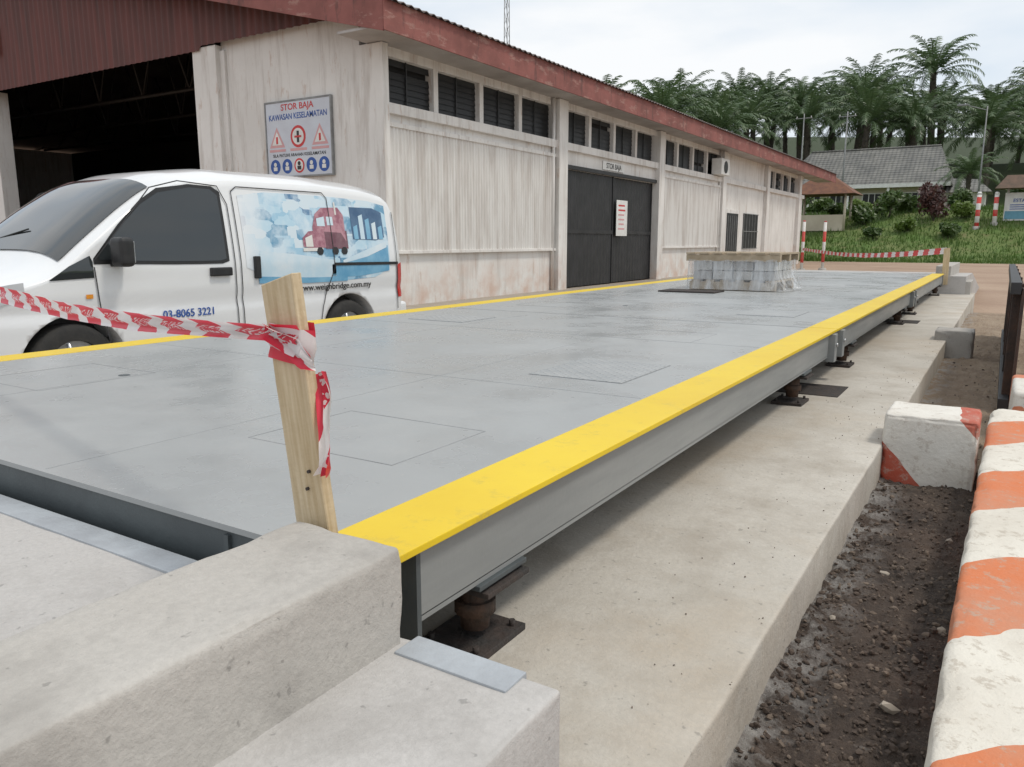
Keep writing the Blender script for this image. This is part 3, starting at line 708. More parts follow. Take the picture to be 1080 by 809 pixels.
def station(u):
    zt=T(u)-RT; zb=.24+ (.05 if u<.2 or u>4.25 else 0)
    pts=[(0,zb),(.4,zb),(hw(u,zb)-.06,zb),(hw(u,zb+.04),zb+.04)]
    ns=26
    for k in range(1,ns+1):
        z=zb+.04+(zt-zb-.04)*k/ns; pts.append((hw(u,z),z))
    W=hw(u,zt)
    for s in (.985,.96,.92,.86,.78,.65,.45,.2): pts.append((W*s,T(u)-RT*s**4))
    top=(0,T(u))
    full=pts+[top]+[(-a,b_) for a,b_ in reversed(pts[1:])]
    return full
us=[0,.015,.03,.06,.09,.12]+[.16+.04*i for i in range(102)]+[4.26,4.28,4.30,4.32,4.34,4.36,4.38,4.40,4.42]
us=sorted(set([round(u,3) for u in us if u<=4.42]))
v=[];f=[]
for u in us:
    st=station(u)
    for a,b_ in st: v.append((VX+a,VY+u,b_))
m_=len(st)
for i in range(len(us)-1):
    for k in range(m_):
        a=i*m_+k;b_=i*m_+(k+1)%m_; f.append((a,a+m_,b_+m_,b_))
f.append(tuple(range(m_))); f.append(tuple(reversed(range((len(us)-1)*m_,len(us)*m_))))
body=pyd('body',v,f,WHITEP,van,smooth=True)
bm=bmesh.new(); bm.from_mesh(body.data); bmesh.ops.recalc_face_normals(bm,faces=bm.faces); bm.to_mesh(body.data); bm.free()
FW,RW=.80,3.525
def cut_arch(bmobj,u):
    bm=bmesh.new(); bmesh.ops.create_cone(bm,cap_ends=True,segments=40,radius1=.375,radius2=.375,depth=2.4)
    bmesh.ops.rotate(bm,matrix=Matrix.Rotation(math.pi/2,3,'Y'),verts=bm.verts); bmesh.ops.translate(bm,vec=(VX,VY+u,.32),verts=bm.verts)
    me=bpy.data.meshes.new('cut'); bm.to_mesh(me); bm.free(); me.materials.append(BLACKPL)
    o=bpy.data.objects.new('cut',me); col.objects.link(o)
    md=bmobj.modifiers.new('b','BOOLEAN'); md.operation='DIFFERENCE'; md.object=o; md.solver='EXACT'
    return o
cs=[cut_arch(body,FW),cut_arch(body,RW)]
dg=bpy.context.evaluated_depsgraph_get(); dg.update()
ev=body.evaluated_get(dg); nm=bpy.data.meshes.new_from_object(ev); body.modifiers.clear(); body.data=nm
for c in cs: bpy.data.objects.remove(c)
box('under_body',VX-.7,VX+.7,VY+.3,VY+4.2,.26,.5,BLACKPL,van)
cyl('arch_liner',(VX-.62,VY+FW,.33),(VX+.62,VY+FW,.33),.37,.37,BLACKPL,van,24)
cyl('arch_liner',(VX-.62,VY+RW,.33),(VX+.62,VY+RW,.33),.37,.37,BLACKPL,van,24)
def wheel(u,side):
    x=VX+side*.74; y=VY+u; 
    prof=[(.10,.20),(.10,.27),(.085,.305),(.05,.315),(-.05,.315),(-.085,.305),(-.10,.27),(-.10,.2)]
    v=[];f=[];n=36
    for i in range(n):
        a=2*math.pi*i/n
        for px,r in prof: v.append((x+px,y+r*math.cos(a),.315+r*math.sin(a)))
    k=len(prof)
    for i in range(n):
        for j in range(k-1):
            a=i*k+j;b_=((i+1)%n)*k+j; f.append((a,a+1,b_+1,b_))
    pyd('tyre',v,f,TYRE,van,smooth=True)
    cyl('rim_barrel',(x-side*.08,y,.315),(x+side*.05,y,.315),.195,.205,BLACKPL,van,32)
    cyl('rim_lip',(x+side*.05,y,.315),(x+side*.085,y,.315),.205,.198,RIM,van,32)
    cyl('rim_dish',(x+side*.084,y,.315),(x+side*.088,y,.315),.15,.14,BLACKPL,van,32)
    for i in range(7):
        a=2*math.pi*i/7; c_,s_=math.cos(a),math.sin(a)
        cyl('spoke',(x+side*.092,y+.03*c_,.315+.03*s_),(x+side*.086,y+.19*c_,.315+.19*s_),.022,.016,RIM,van,8)
    cyl('hub_cap',(x+side*.08,y,.315),(x+side*.105,y,.315),.055,.045,RIM,van,20)
for u in (FW,RW):
    for s in (1,-1): wheel(u,s)
def patch(name,cols,mat,off,side=1,nz=10):
    v=[];f=[]
    cc=[]
    for i in range(len(cols)-1):
        a=cols[i];b_=cols[i+1]; n=max(1,int((b_[0]-a[0])/.05))
        for k in range(n): t=k/n; cc.append(tuple(a[q]+(b_[q]-a[q])*t for q in range(3)))
    cc.append(cols[-1])
    for u,zl,zh in cc:
        for k in range(nz+1):
            z=zl+(zh-zl)*k/nz; v.append((VX+side*(hw(u,z)+off),VY+u,z))
    n=nz+1
    for i in range(len(cc)-1):
        for k in range(nz):
            a=i*n+k; f.append((a,a+n,a+n+1,a+1))
    return pyd(name,v,f,mat,van,smooth=True)
def seam(name,pts,wd,mat,off,side=1):
    v=[];f=[];pp=[]
    for i in range(len(pts)-1):
        a=pts[i];b_=pts[i+1]; n=max(1,int(math.hypot(b_[0]-a[0],b_[1]-a[1])/.04))
        for k in range(n): t=k/n; pp.append((a[0]+(b_[0]-a[0])*t,a[1]+(b_[1]-a[1])*t))
    pp.append(pts[-1])
    for i,p in enumerate(pp):
        q0=pp[max(0,i-1)];q1=pp[min(len(pp)-1,i+1)]; dx,dz=q1[0]-q0[0],q1[1]-q0[1]; l=math.hypot(dx,dz) or 1
        nx_,nz_=-dz/l*wd/2,dx/l*wd/2
        for s in (-1,1):
            u,z=p[0]+nx_*s,p[1]+nz_*s; v.append((VX+side*(hw(u,z)+off),VY+u,z))
    for i in range(len(pp)-1): f.append((2*i,2*i+2,2*i+3,2*i+1))
    return pyd(name,v,f,mat,van)
def graphicmat():
    m,nt,b=nt_new('printed_wrap'); co=coords(nt)
    s=N(nt,'ShaderNodeSeparateXYZ'); L(nt,co,s.inputs[0])
    mp=N(nt,'ShaderNodeMapping'); mp.inputs['Scale'].default_value=(0,3.6,7); L(nt,co,mp.inputs['Vector'])
    vo=N(nt,'ShaderNodeTexVoronoi',feature='F1',distance='CHEBYCHEV'); vo.inputs['Scale'].default_value=1.6; L(nt,mp.outputs[0],vo.inputs['Vector'])
    sep=N(nt,'ShaderNodeSeparateColor'); L(nt,vo.outputs['Color'],sep.inputs[0])
    cr=N(nt,'ShaderNodeValToRGB'); L(nt,sep.outputs[0],cr.inputs[0])
    e=cr.color_ramp.elements; e[0].position=0; e[0].color=(.14,.32,.48,1); e[1].position=1; e[1].color=(.70,.76,.80,1)
    for p_,c_ in ((.25,(.34,.55,.70,1)),(.45,(.62,.72,.78,1)),(.62,(.10,.22,.38,1)),(.70,(.45,.64,.76,1))):
        k=e.new(p_); k.color=c_
    cr.color_ramp.interpolation='CONSTANT'
    base=mix(nt,noise_fac(nt,co,4.5,4,.42,.62),cr.outputs[0],(.60,.72,.80))
    r=N(nt,'ShaderNodeMapRange'); r.inputs['From Min'].default_value=VY+2.3; r.inputs['From Max'].default_value=VY+2.6; r.inputs['To Min'].default_value=.85; r.inputs['To Max'].default_value=0; L(nt,s.outputs[1],r.inputs['Value'])
    base=mix(nt,r.outputs[0],base,(.78,.80,.82))
    L(nt,base,b.inputs['Base Color']); b.inputs['Roughness'].default_value=.25
    return m
WRAP=graphicmat()
BLUEG=mk('wrap_blue',(.12,.33,.52),(.22,.45,.62),scale=5,rough=.25); DBLUE=mk('wrap_dark_blue',(.04,.10,.20),(.09,.17,.28),scale=7,rough=.25); LBLUE=mk('wrap_pale',(.5,.66,.76),(.66,.74,.79),scale=4,rough=.25)
TRK=mk('wrap_truck_red',(.30,.11,.15),(.46,.24,.28),scale=12,rough=.25,lo=.42,hi=.58); TRKD=mk('wrap_truck_dark',(.14,.05,.07),(.2,.1,.12),scale=12,rough=.25)
for side in (1,-1):
    patch('front_door_glass',[(1.02,1.07,1.10),(1.2,1.06,1.29),(1.4,1.055,1.47),(1.56,1.05,1.565),(1.85,1.045,1.62),(2.04,1.045,1.615),(2.10,1.06,1.57)],VGLASS,.007,side)
    patch('door_glass_surround',[(.98,1.04,1.08),(1.2,1.035,1.32),(1.4,1.03,1.50),(1.56,1.025,1.60),(1.85,1.02,1.645),(2.06,1.02,1.64),(2.13,1.04,1.60)],BLACKPL,.004,side)
    patch('quarter_glass',[(.66,.935,.94),(.80,.94,1.03),(.955,.945,1.10),(.97,.945,1.06)],VGLASS,.006,side,nz=4)
    patch('wrap_panel',[(2.30,.98,1.58),(2.6,.86,1.62),(3.3,.82,1.62),(3.9,.84,1.60),(4.14,.92,1.56)],WRAP,.003,side)
    patch('wrap_ramp',[(2.45,.86,1.12),(2.9,.84,1.08),(3.35,.84,1.02)],LBLUE,.005,side)
    patch('wrap_ramp_edge',[(2.42,.84,.90),(3.0,.82,.87),(3.5,.82,.86)],BLUEG,.0065,side)
    patch('wrap_swoosh',[(3.3,.86,.98),(3.7,.86,1.06),(4.12,.90,1.16)],BLUEG,.005,side)
    patch('wrap_swoosh_light',[(3.45,.99,1.02),(3.8,1.05,1.12),(4.1,1.14,1.2)],LBLUE,.0065,side)
    patch('rear_tinted_window',[(3.62,1.22,1.53),(3.95,1.21,1.53),(4.08,1.24,1.49)],DBLUE,.006,side)
    for k in range(5): patch('wrap_building',[(3.64+.09*k,1.22,1.34+.07*((k*3)%4)/2),(3.70+.09*k,1.22,1.36+.07*((k*3)%4)/2)],LBLUE if k%2 else BLUEG,.0075,side)
    patch('truck_bonnet',[(2.96,1.15,1.23),(3.04,1.14,1.29),(3.26,1.14,1.31)],TRK,.0075,side)
    patch('truck_cab',[(3.10,1.29,1.33),(3.15,1.29,1.45),(3.24,1.29,1.51),(3.46,1.28,1.52),(3.52,1.2,1.45)],TRK,.008,side)
    patch('truck_body',[(3.24,1.13,1.30),(3.54,1.13,1.30)],TRKD,.0078,side)
    patch('truck_windscreen',[(3.16,1.34,1.41),(3.26,1.34,1.43)],LBLUE,.0095,side)
    patch('truck_side_window',[(3.29,1.35,1.43),(3.37,1.35,1.43)],LBLUE,.0095,side)
    patch('truck_grille',[(2.99,1.15,1.23),(3.08,1.15,1.26)],PW,.0095,side)
    patch('truck_stack',[(3.41,1.45,1.57),(3.43,1.45,1.57)],PW,.0095,side)
    patch('truck_bumper',[(2.95,1.11,1.14),(3.2,1.11,1.14)],PW,.0095,side,nz=2)
    for q in (3.16,3.36,3.48):
        patch('truck_wheel',[(q-.04,1.10,1.12),(q-.02,1.075,1.145),(q+.02,1.075,1.145),(q+.04,1.10,1.12)],BLACKPL,.0098,side,nz=3)
    seam('gap_front_door',[(.975,1.02),(.99,.80),(1.05,.45),(1.15,.34),(2.10,.32),(2.18,.45),(2.18,1.50),(2.11,1.645),(1.75,1.665),(1.50,1.60),(.975,1.06)],.009,GAPM,.0105,side)
    seam('gap_sliding_door',[(2.24,.33),(2.24,1.61),(2.30,1.65),(3.28,1.65),(3.33,1.60),(3.33,.95),(3.24,.78),(3.16,.60),(3.1,.33),(2.24,.33)],.009,GAPM,.0105,side)
    seam('slide_rail',[(3.33,.985),(4.26,.975)],.028,BLACKPL,.0105,side)
    seam('gap_rear',[(4.24,.50),(4.24,1.50)],.010,GAPM,.0105,side)
    seam('sill_trim',[(1.2,.30),(3.1,.30)],.07,BLACKPL,.008,side)
    def hnd(u,z,lu,lz):
        x=VX+side*(hw(u,z)+.012); box('door_handle',x-.016,x+.024,VY+u-lu/2,VY+u+lu/2,z-lz/2,z+lz/2,BLACKPL,van,bev=.01)
    hnd(2.03,.955,.20,.07); hnd(2.40,.98,.055,.19)
    x=VX+side*(.85); 
    box('mirror_arm',min(x-side*.04,x+side*.10),max(x-side*.04,x+side*.10),VY+1.10,VY+1.20,1.02,1.08,BLACKPL,van,bev=.01)
    mx=x+side*.14; box('mirror_housing',mx-.08,mx+.08,VY+1.06,VY+1.17,1.02,1.23,BLACKPL,van,bev=.045,seg=5)
    box('mirror_glass',mx-.06,mx+.06,VY+1.165,VY+1.173,1.05,1.20,RIM,van,bev=.003)
    patch('tail_lamp',[(4.25,.62,.96),(4.335,.62,.98),(4.385,.66,.84)],REDL,.012,side)
    patch('head_lamp',[(.04,.72,.78),(.22,.74,.88),(.42,.80,.92),(.5,.86,.93)],mk('headlamp',(.6,.62,.64),(.5,.52,.54),rough=.1),.006,side)
    patch('turn_marker',[(.90,.80,.83),(.95,.80,.83)],mk('amber',(.8,.3,.02)),.006,side)
RT90=(math.pi/2,0,math.pi/2)
text('phone_lettering','03-8065 3221',(VX+.8545,VY+1.72,.64),.085,RT90,PB,van,sx=1.0)
text('web_lettering','www.weighbridge.com.my',(VX+.857,VY+3.34,.775),.08,RT90,BLACKPL,van,sx=1.15)
v=[];f=[];nu=16;nw=20
for i in range(nu+1):
    u=.78+(1.55-.78)*i/nu
    W=hw(u,T(u)-RT)*.90
    for k in range(nw+1):
        w_=-W+2*W*k/nw; v.append((VX+w_,VY+u-.006,ztop(u,w_)+.008))
for i in range(nu):
    for k in range(nw):
        a=i*(nw+1)+k; f.append((a,a+1,a+nw+2,a+nw+1))
pyd('windscreen',v,f,VGLASS,van,smooth=True)
box('rear_bumper',VX-.80,VX+.80,VY+4.30,VY+4.47,.34,.56,WHITEP,van,bev=.05,seg=4)
box('front_bumper',VX-.66,VX+.66,VY-.06,VY+.12,.26,.5,BLACKPL,van,bev=.05,seg=4)
box('grille',VX-.42,VX+.42,VY-.012,VY+.05,.6,.7,BLACKPL,van,bev=.02)
box('rear_door_glass',VX-.6,VX+.6,VY+4.315,VY+4.335,1.12,1.5,VGLASS,van,bev=.008)
box('number_plate',VX-.26,VX+.26,VY+4.40,VY+4.43,.62,.73,BLACK,van,bev=.004)
cyl('wiper',(VX-.4,VY+.84,1.18),(VX+.1,VY+.94,1.29),.008,.006,BLACKPL,van,6)
# ---------------------------------------------------------------- background house
hz=3.15
ho=empty('bungalow')
HX0,HX1,HY=-17.5,-5.35,76
HW=mk('cream_wall',(.62,.56,.45),(.52,.46,.36),scale=1,rough=.85)
def tiles():
    m,nt,b=nt_new('grey_tiles'); co=coords(nt)
    base=mix(nt,noise_fac(nt,co,.7,5,.35,.65),(.20,.195,.18),(.12,.12,.115))
    base=mix(nt,mul(nt,noise_fac(nt,co,3,5,.5,.7),.6),base,(.07,.075,.06))
    L(nt,base,b.inputs['Base Color']); b.inputs['Roughness'].default_value=.8
    s=N(nt,'ShaderNodeSeparateXYZ'); L(nt,co,s.inputs[0]); si=N(nt,'ShaderNodeMath',operation='SINE'); L(nt,mul(nt,s.outputs[0],2*math.pi/.35),si.inputs[0])
    si2=N(nt,'ShaderNodeMath',operation='SINE'); L(nt,mul(nt,s.outputs[2],2*math.pi/.22),si2.inputs[0])
    ad=N(nt,'ShaderNodeMath',operation='ADD'); L(nt,si.outputs[0],ad.inputs[0]); L(nt,si2.outputs[0],ad.inputs[1])
    add_bump(nt,b,ad.outputs[0],.6,.06); return m
TILES=tiles()
box('walls',HX0,HX1,HY,HY+8,hz-.6,hz+2.9,HW,ho)
box('plinth',HX0-.1,HX1+.1,HY-.12,HY-.001,hz-.6,hz+.5,WALL,ho)
ex,ey=1.0,1.3; zr=hz+6.3; ze=hz+2.85
v=[(HX0-ex,HY-ey,ze),(HX1+ex,HY-ey,ze),(HX1+ex,HY+8+ey,ze),(HX0-ex,HY+8+ey,ze),(HX0+1,HY+4,zr),(HX1-.3,HY+4,zr),
 (HX0-ex,HY-ey,ze-.15),(HX1+ex,HY-ey,ze-.15),(HX1+ex,HY+8+ey,ze-.15),(HX0-ex,HY+8+ey,ze-.15)]
pyd('tiled_roof',v,[(0,1,5,4),(1,2,5),(2,3,4,5),(3,0,4),(0,6,7,1),(1,7,8,2),(2,8,9,3),(3,9,6,0),(6,9,8,7)],TILES,ho)
box('fascia_board',HX0-ex,HX1+ex,HY-ey-.04,HY-ey-.002,ze-.3,ze+.02,PW,ho)
cyl('ridge_cap',(HX0+1,HY+4,zr),(HX1-.3,HY+4,zr),.12,.12,TILES,ho,8)
for x in (-16.6,-13.8,-11.1,-8.2):
    box('window_frame',x-.1,x+2.0,HY-.06,HY-.002,hz+.75,hz+2.2,PW,ho)
    box('window_glass',x,x+1.9,HY-.09,HY-.062,hz+.85,hz+2.1,GLASSD,ho)
    for k in range(1,4): box('mullion',x+k*.475-.03,x+k*.475+.03,HY-.12,HY-.092,hz+.85,hz+2.1,PW,ho)
for x in (-15.5,-12.2,-9.0,-6.0): box('verandah_post',x-.1,x+.1,HY-1.2,HY-1.0,hz-.6,ze-.15,PW,ho)
box('annex_walls',HX1+.01,-1.9,HY+1.5,HY+6,hz-.6,hz+2.1,WALL,ho)
v=[(HX1,HY+.9,hz+2.1),(-1.4,HY+.9,hz+2.1),(-1.4,HY+6.5,hz+2.1),(HX1,HY+6.5,hz+2.1),(HX1,HY+3.7,hz+3.5),(-2.6,HY+3.7,hz+3.3)]
pyd('annex_roof',v,[(0,1,5,4),(1,2,5),(2,3,4,5),(3,2,1,0)],TILES,ho)
box('annex_door',-4.6,-3.6,HY+1.44,HY+1.499,hz,hz+1.9,GLASSD,ho)
gz=empty('gazebo'); GX,GY=-11.3,60; gh=H(GX,GY)
for sx in (-1.6,1.6):
    for sy in (-1.2,1.2): cyl('post',(GX+sx,GY+sy,gh-.4),(GX+sx,GY+sy,gh+2.3),.09,.08,HW,gz,8)
v=[(GX-2.3,GY-1.9,gh+2.2),(GX+2.3,GY-1.9,gh+2.2),(GX+2.3,GY+1.9,gh+2.2),(GX-2.3,GY+1.9,gh+2.2),(GX,GY,gh+3.9)]
pyd('roof',v,[(0,1,4),(1,2,4),(2,3,4),(3,0,4),(3,2,1,0)],mk('brown_tiles',(.20,.09,.05),(.13,.06,.04),scale=3,rough=.8),gz)
box('low_wall',GX-1.6,GX+1.6,GY-1.25,GY-1.15,gh-.3,gh+.8,HW,gz)
bb=empty('notice_board'); bx0,bx1=-.35,2.6; by=60.2; bh=H(.5,by)
for x in (bx0+.15,bx1-.15): cyl('post',(x,by,bh-.3),(x,by,5.0),.07,.07,PW,bb,10)
box('board',bx0,bx1,by-.06,by+.0,2.5,4.25,PW,bb,bev=.01)
box('board_band',bx0+.05,bx1-.05,by-.08,by-.062,2.6,3.1,mk('board_teal',(.15,.36,.48)),bb)
text('lettering','ESTATE OFFICE',((bx0+bx1)/2,by-.085,3.75),.3,RF,PB,bb)
for q in range(3): box('text_line',bx0+.3,bx1-.4-q*.2,by-.08,by-.062,3.2+q*.13,3.25+q*.13,PB,bb)
v=[(bx0-.6,by-.9,4.5),(bx1+.6,by-.9,4.5),(bx1+.6,by+.9,4.5),(bx0-.6,by+.9,4.5),(bx0,by,5.35),(bx1,by,5.35)]
pyd('roof',v,[(0,1,5,4),(1,2,5),(2,3,4,5),(3,0,4),(3,2,1,0)],mk('brown_tiles2',(.16,.10,.07),(.1,.07,.05),scale=3,rough=.8),bb)
for x,y in ((-1.75,59),(-.8,59.6)):
    e=empty('warning_pole'); g=H(x,y); cyl('pole',(x,y,g-.3),(x,y,4.15),.13,.13,POLEST,e,12); cyl('cap',(x,y,4.15),(x,y,4.3),.15,.09,PW,e,12); cyl('base',(x,y,g-.3),(x,y,g+.15),.2,.2,CONC,e,12)
def pole(name,x,y,top,lamp=False,r=.07):
    e=empty(name); g=H(x,y); cyl('shaft',(x,y,g-.4),(x,y,top),r,r*.55,POLE,e,8)
    if lamp:
        cyl('arm',(x,y,top-.3),(x-1.3,y-.5,top+.1),.04,.035,POLE,e,6); box('lamp_head',x-1.9,x-1.2,y-.65,y-.4,top+.05,top+.18,POLE,e,bev=.03)
    else:
        cyl('crossarm',(x-.7,y,top-.4),(x+.7,y,top-.4),.04,.04,POLE,e,6)
        for s in (-.6,0,.6): cyl('insulator',(x+s,y,top-.38),(x+s,y,top-.22),.04,.03,PW,e,6)
    return e
pole('street_lamp',-2.1,68,10.8,True)
pole('utility_pole',-12.2,72,11.8,False,.09)
pole('utility_pole',-16.1,74,12.2,False,.08)
ma=empty('radio_mast'); mxx,myy=-33,52
for a in range(3):
    c_,s_=math.cos(a*2.094)*.35,math.sin(a*2.094)*.35; cyl('leg',(mxx+c_,myy+s_,0),(mxx+c_*.5,myy+s_*.5,22),.04,.03,POLE,ma,6)
for q in range(22):
    k=q/22; r=.35*(1-.5*k)
    for a in range(3):
        p=(mxx+math.cos(a*2.094)*r,myy+math.sin(a*2.094)*r,q); p2=(mxx+math.cos((a+1)*2.094)*r,myy+math.sin((a+1)*2.094)*r,q+1); cyl('brace',p,p2,.018,.018,POLE,ma,4)
# ---------------------------------------------------------------- palms
def palm_mesh(name,seed,th,fl=4.6,nf=28):
    rr=random.Random(seed); v=[];f=[];mi=[]
    n=10; hs=8
    for j in range(hs+1):
        t=j/hs; r=(.40-.10*t)*(1+.08*rr.uniform(-1,1))
        for i in range(n): a=2*math.pi*i/n; v.append((r*math.cos(a),r*math.sin(a),th*t))
    for j in range(hs):
        for i in range(n):
            a=j*n+i;b_=j*n+(i+1)%n; f.append((a,b_,b_+n,a+n)); mi.append(1)
    for k in range(60):
        a=rr.uniform(0,6.28); z=th*(1-rr.random()**1.5*.7); d=Vector((math.cos(a),math.sin(a),0)); t_=Vector((-d.y,d.x,0))
        p=d*.33+Vector((0,0,z)); b0=len(v)
        for q in (p-t_*.1,p+t_*.1,p+d*.3+Vector((0,0,.35))): v.append(q[:])
        f.append((b0,b0+1,b0+2)); mi.append(1)
    for k in range(nf):
        az=k*2.39996+rr.uniform(-.2,.2); lev=k/nf
        el=math.radians(84-86*lev+rr.uniform(-7,7)); Ln=fl*rr.uniform(.85,1.15)*(.85+.25*lev)
        d=Vector((math.cos(az),math.sin(az),0)); side=Vector((-d.y,d.x,0))
        p=Vector((0,0,th))+d*.2; ang=el; seg=13; ds_=Ln/seg
        P=[p.copy()]; A=[ang]
        for s in range(seg):
            ang-=math.radians(1.8+10.5*(s/seg)**1.2)*(1.0 if el>0 else .6); ang=max(ang,-1.4)
            p=p+(d*math.cos(ang)+Vector((0,0,math.sin(ang))))*ds_; P.append(p.copy()); A.append(ang)
        for s in range(seg):
            w_=.06*(1-s/seg)+.02; b0=len(v)
            for q in (P[s]-side*w_,P[s]+side*w_,P[s+1]+side*w_,P[s+1]-side*w_): v.append(q[:])
            f.append((b0,b0+1,b0+2,b0+3)); mi.append(0)
        m2=30
        for q in range(4,m2):
            t=q/m2*seg; s=min(int(t),seg-1); fr=t-s; pp=P[s].lerp(P[s+1],fr); an=A[min(s+1,seg)]
            tang=d*math.cos(an)+Vector((0,0,math.sin(an))); nrm=side.cross(tang).normalized()
            if nrm.z<0: nrm=-nrm
            ll=.68*math.sin(math.pi*min(1,(.15+.78*q/m2)))**.6+.08
            for sg_ in (-1,1):
                dirv=(side*sg_*1.0+tang*rr.uniform(.5,.9)-nrm*rr.uniform(-.05,.55)+Vector((0,0,-.15))).normalized()
                e=pp+dirv*ll*rr.uniform(.85,1.1)+Vector((0,0,-.16*ll)); mid=pp+dirv*ll*.5+Vector((0,0,.02))
                wv=tang*.055; b0=len(v)
                for z_ in (pp-wv,pp+wv,mid+wv*1.1,e,mid-wv*1.1): v.append(z_[:])
                f.append((b0,b0+1,b0+2,b0+4)); mi.append(0); f.append((b0+4,b0+2,b0+3)); mi.append(0)
    me=bpy.data.meshes.new(name); me.from_pydata(v,[],f); me.materials.append(PALM); me.materials.append(TRUNK); me.polygons.foreach_set('material_index',mi); me.update()
    return me
PM=[palm_mesh('oil_palm_a',1,7.8,5.3,32),palm_mesh('oil_palm_b',2,9.0,5.6,34),palm_mesh('oil_palm_c',3,6.9,5.1,30),palm_mesh('oil_palm_d',5,8.3,5.7,36)]
pp=empty('oil_palm_plantation')
Fv=Vector((-.5306,.8476));Rv=Vector((.8476,.5306))
cnt=0
for row in range(6):
    dep=82+row*6.5
    lat=-14+ (3.5 if row%2 else 0)
    while lat< dep*.76+16:
        dd=dep+R.uniform(-2.2,2.2); la=lat+R.uniform(-1.6,1.6)
        x=Fv.x*dd+Rv.x*la; y=Fv.y*dd+Rv.y*la
        if y>57 and not(y<87 and -21<x<1) :
            o=bpy.data.objects.new('palm',R.choice(PM)); o.location=(x,y,H(x,y)-1.0+R.uniform(-1.3,.9)); o.rotation_euler=(R.uniform(-.08,.08),R.uniform(-.08,.08),R.uniform(0,6.28)); s=R.uniform(.88,1.12); o.scale=(s,s,s*R.uniform(.92,1.08)); o.parent=pp; col.objects.link(o); cnt+=1
        lat+=7.0
print('palms',cnt)
op=bpy.data.objects.new('oil_palm',PM[2]); op.location=(-3.0,72.5,2.6); op.scale=(.55,.55,.55); col.objects.link(op)
# ---------------------------------------------------------------- shrubs
def shrub(name,x,y,rx,rz,mat,n=900,ls=.12,z=None,stem=True,ry=None):
    v=[];f=[];z0=H(x,y) if z is None else z; mi=[]; ry=ry or rx
    lobes=[(R.uniform(-.5,.5)*rx,R.uniform(-.5,.5)*ry,rz*R.uniform(.35,.8),R.uniform(.45,.7)) for _ in range(9)]
    for k in range(n):
        lx,ly,lz,lr=R.choice(lobes)
        d=Vector((R.gauss(0,1),R.gauss(0,1),R.gauss(0,1))).normalized()*(R.random()**.4)*lr
        p=Vector((x+lx+d.x*min(rx,1.5)*.7,y+ly+d.y*ry*.7,max(z0+.02,z0+lz+d.z*rz*.5)))
        a=Vector((R.gauss(0,1),R.gauss(0,1),R.gauss(0,1))).normalized(); b_=a.orthogonal().normalized()
        s=ls*R.uniform(.6,1.3); b0=len(v)
        for q in (p-a*s,p+b_*s*.45,p+a*s,p-b_*s*.45): v.append(q[:])
        f.append((b0,b0+1,b0+2,b0+3)); mi.append(0)
    for k in range(6):
        lx,ly,lz,lr=lobes[k]; b0=len(v); e=Vector((x+lx,y+ly,z0+lz)); w_=.02*rx
        for q in ((x-w_,y,z0-.05),(x+w_,y,z0-.05),(e.x,e.y,e.z)): v.append(q)
        f.append((b0,b0+1,b0+2)); mi.append(1)
    return pyd(name,v,f,[mat,TRUNK],mi=mi)
for (x,y,rx,rz,m) in [(-7.2,61.5,1.1,1.9,LEAF),(-4.35,60.5,1.4,2.3,LEAFR),(-9.5,64,1.2,1.0,LEAFY),(-12.5,66,1.3,1.2,LEAF),(-5.6,66,1.1,1.1,LEAFY),(-11,62.5,.9,1.0,LEAF),(.6,66,1.8,2.6,LEAF),(3.5,64,1.8,2.8,LEAF),(5.5,58,1.8,2.4,LEAF),(-14.5,66,1.5,1.8,LEAF),(-3,64,1.0,1.3,LEAF),(-8,66,1,1.0,LEAFR),(-6.2,63,.9,1.2,LEAF),(-2.6,61,.8,1.0,LEAFY),(-8.6,60,1.0,1.2,LEAF),(-5.7,58.5,.8,.9,LEAFY),(-3.2,57.5,.8,.9,LEAF),(-7.5,57,.7,.7,LEAF)]:
    shrub('croton_shrub' if m is LEAFR else 'garden_shrub',x,y,rx,rz,m,1300,.16)
for k in range(7):
    shrub('hedge',-17+k*2.6+R.uniform(-.3,.3),68.5+R.uniform(-.5,.5),2.2,R.uniform(.35,.7),R.choice([LEAF,LEAF,LEAFY]),1200,.12,ry=.7)
v=[];f=[]
for k in range(20000):
    x=R.uniform(-18,10); y=50+R.random()**1.2*16
    z=H(x,y); hgt=R.uniform(.08,.30)*(1.6 if noise.noise(Vector((x*.5,y*.5,9)))>.15 else 1); a=R.uniform(0,6.28); w_=.035
    dx,dy=math.cos(a)*w_,math.sin(a)*w_; b0=len(v)
    v+=[(x-dx,y-dy,z-.02),(x+dx,y+dy,z-.02),(x+R.uniform(-.1,.1),y+R.uniform(-.1,.1),z+hgt)]; f.append((b0,b0+1,b0+2))
pyd('grass',v,f,GRASSB)
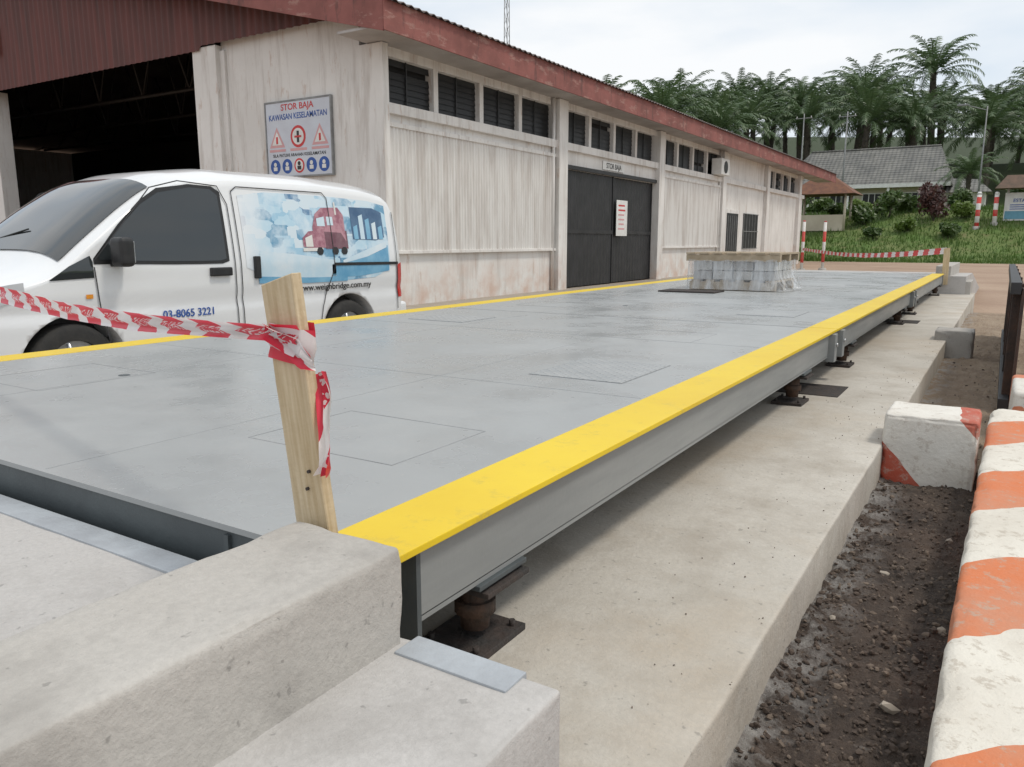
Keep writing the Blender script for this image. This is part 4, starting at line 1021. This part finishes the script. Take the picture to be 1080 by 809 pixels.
# ---------------------------------------------------------------- world, sun, camera
w=bpy.data.worlds.new('World'); sc.world=w; w.use_nodes=True; nt=w.node_tree
bg=nt.nodes['Background']
SE,SA=math.radians(62),math.radians(75)
sky=nt.nodes.new('ShaderNodeTexSky'); sky.sky_type='NISHITA'; sky.sun_disc=False; sky.sun_elevation=SE; sky.sun_rotation=SA; sky.dust_density=2.0; sky.air_density=1.0
hz_=nt.nodes.new('ShaderNodeMix'); hz_.data_type='RGBA'; hz_.inputs[0].default_value=.78; nt.links.new(sky.outputs[0],hz_.inputs[6]); hz_.inputs[7].default_value=(7.8,8.9,10.0,1)
tc=nt.nodes.new('ShaderNodeTexCoord')
mp=nt.nodes.new('ShaderNodeMapping'); mp.inputs['Scale'].default_value=(1,1,3.4); mp.inputs['Location'].default_value=(.35,.1,0); nt.links.new(tc.outputs['Generated'],mp.inputs['Vector'])
nz_=nt.nodes.new('ShaderNodeTexNoise'); nz_.inputs['Scale'].default_value=2.4; nz_.inputs['Detail'].default_value=6; nz_.inputs['Roughness'].default_value=.5; nt.links.new(mp.outputs[0],nz_.inputs['Vector'])
mr=nt.nodes.new('ShaderNodeMapRange'); mr.inputs['From Min'].default_value=.36; mr.inputs['From Max'].default_value=.60; mr.inputs['To Min'].default_value=.15; mr.inputs['To Max'].default_value=1.0; nt.links.new(nz_.outputs['Fac'],mr.inputs['Value'])
mx=nt.nodes.new('ShaderNodeMix'); mx.data_type='RGBA'; nt.links.new(mr.outputs[0],mx.inputs[0]); nt.links.new(hz_.outputs[2],mx.inputs[6]); mx.inputs[7].default_value=(9.6,9.8,10.0,1)
nt.links.new(mx.outputs[2],bg.inputs['Color']); bg.inputs['Strength'].default_value=.10
sl=bpy.data.lights.new('sun','SUN'); sl.energy=1.6; sl.angle=math.radians(10.0); sl.color=(1,.94,.84)
so=bpy.data.objects.new('sun',sl); col.objects.link(so)
d=Vector((math.sin(SA)*math.cos(SE),math.cos(SA)*math.cos(SE),math.sin(SE)))
so.rotation_euler=d.to_track_quat('Z','Y').to_euler(); so.location=d*50
cam=bpy.data.cameras.new('camera'); cam.lens=27.33; cam.sensor_width=36; cam.clip_start=.05; cam.clip_end=4000
co_=bpy.data.objects.new('camera',cam); co_.location=(0,0,1.2); co_.rotation_euler=(math.radians(90-10.37),0,math.radians(32.05)); col.objects.link(co_)
sc.camera=co_
sc.view_settings.view_transform='Standard'; sc.view_settings.look='None'; sc.view_settings.exposure=0
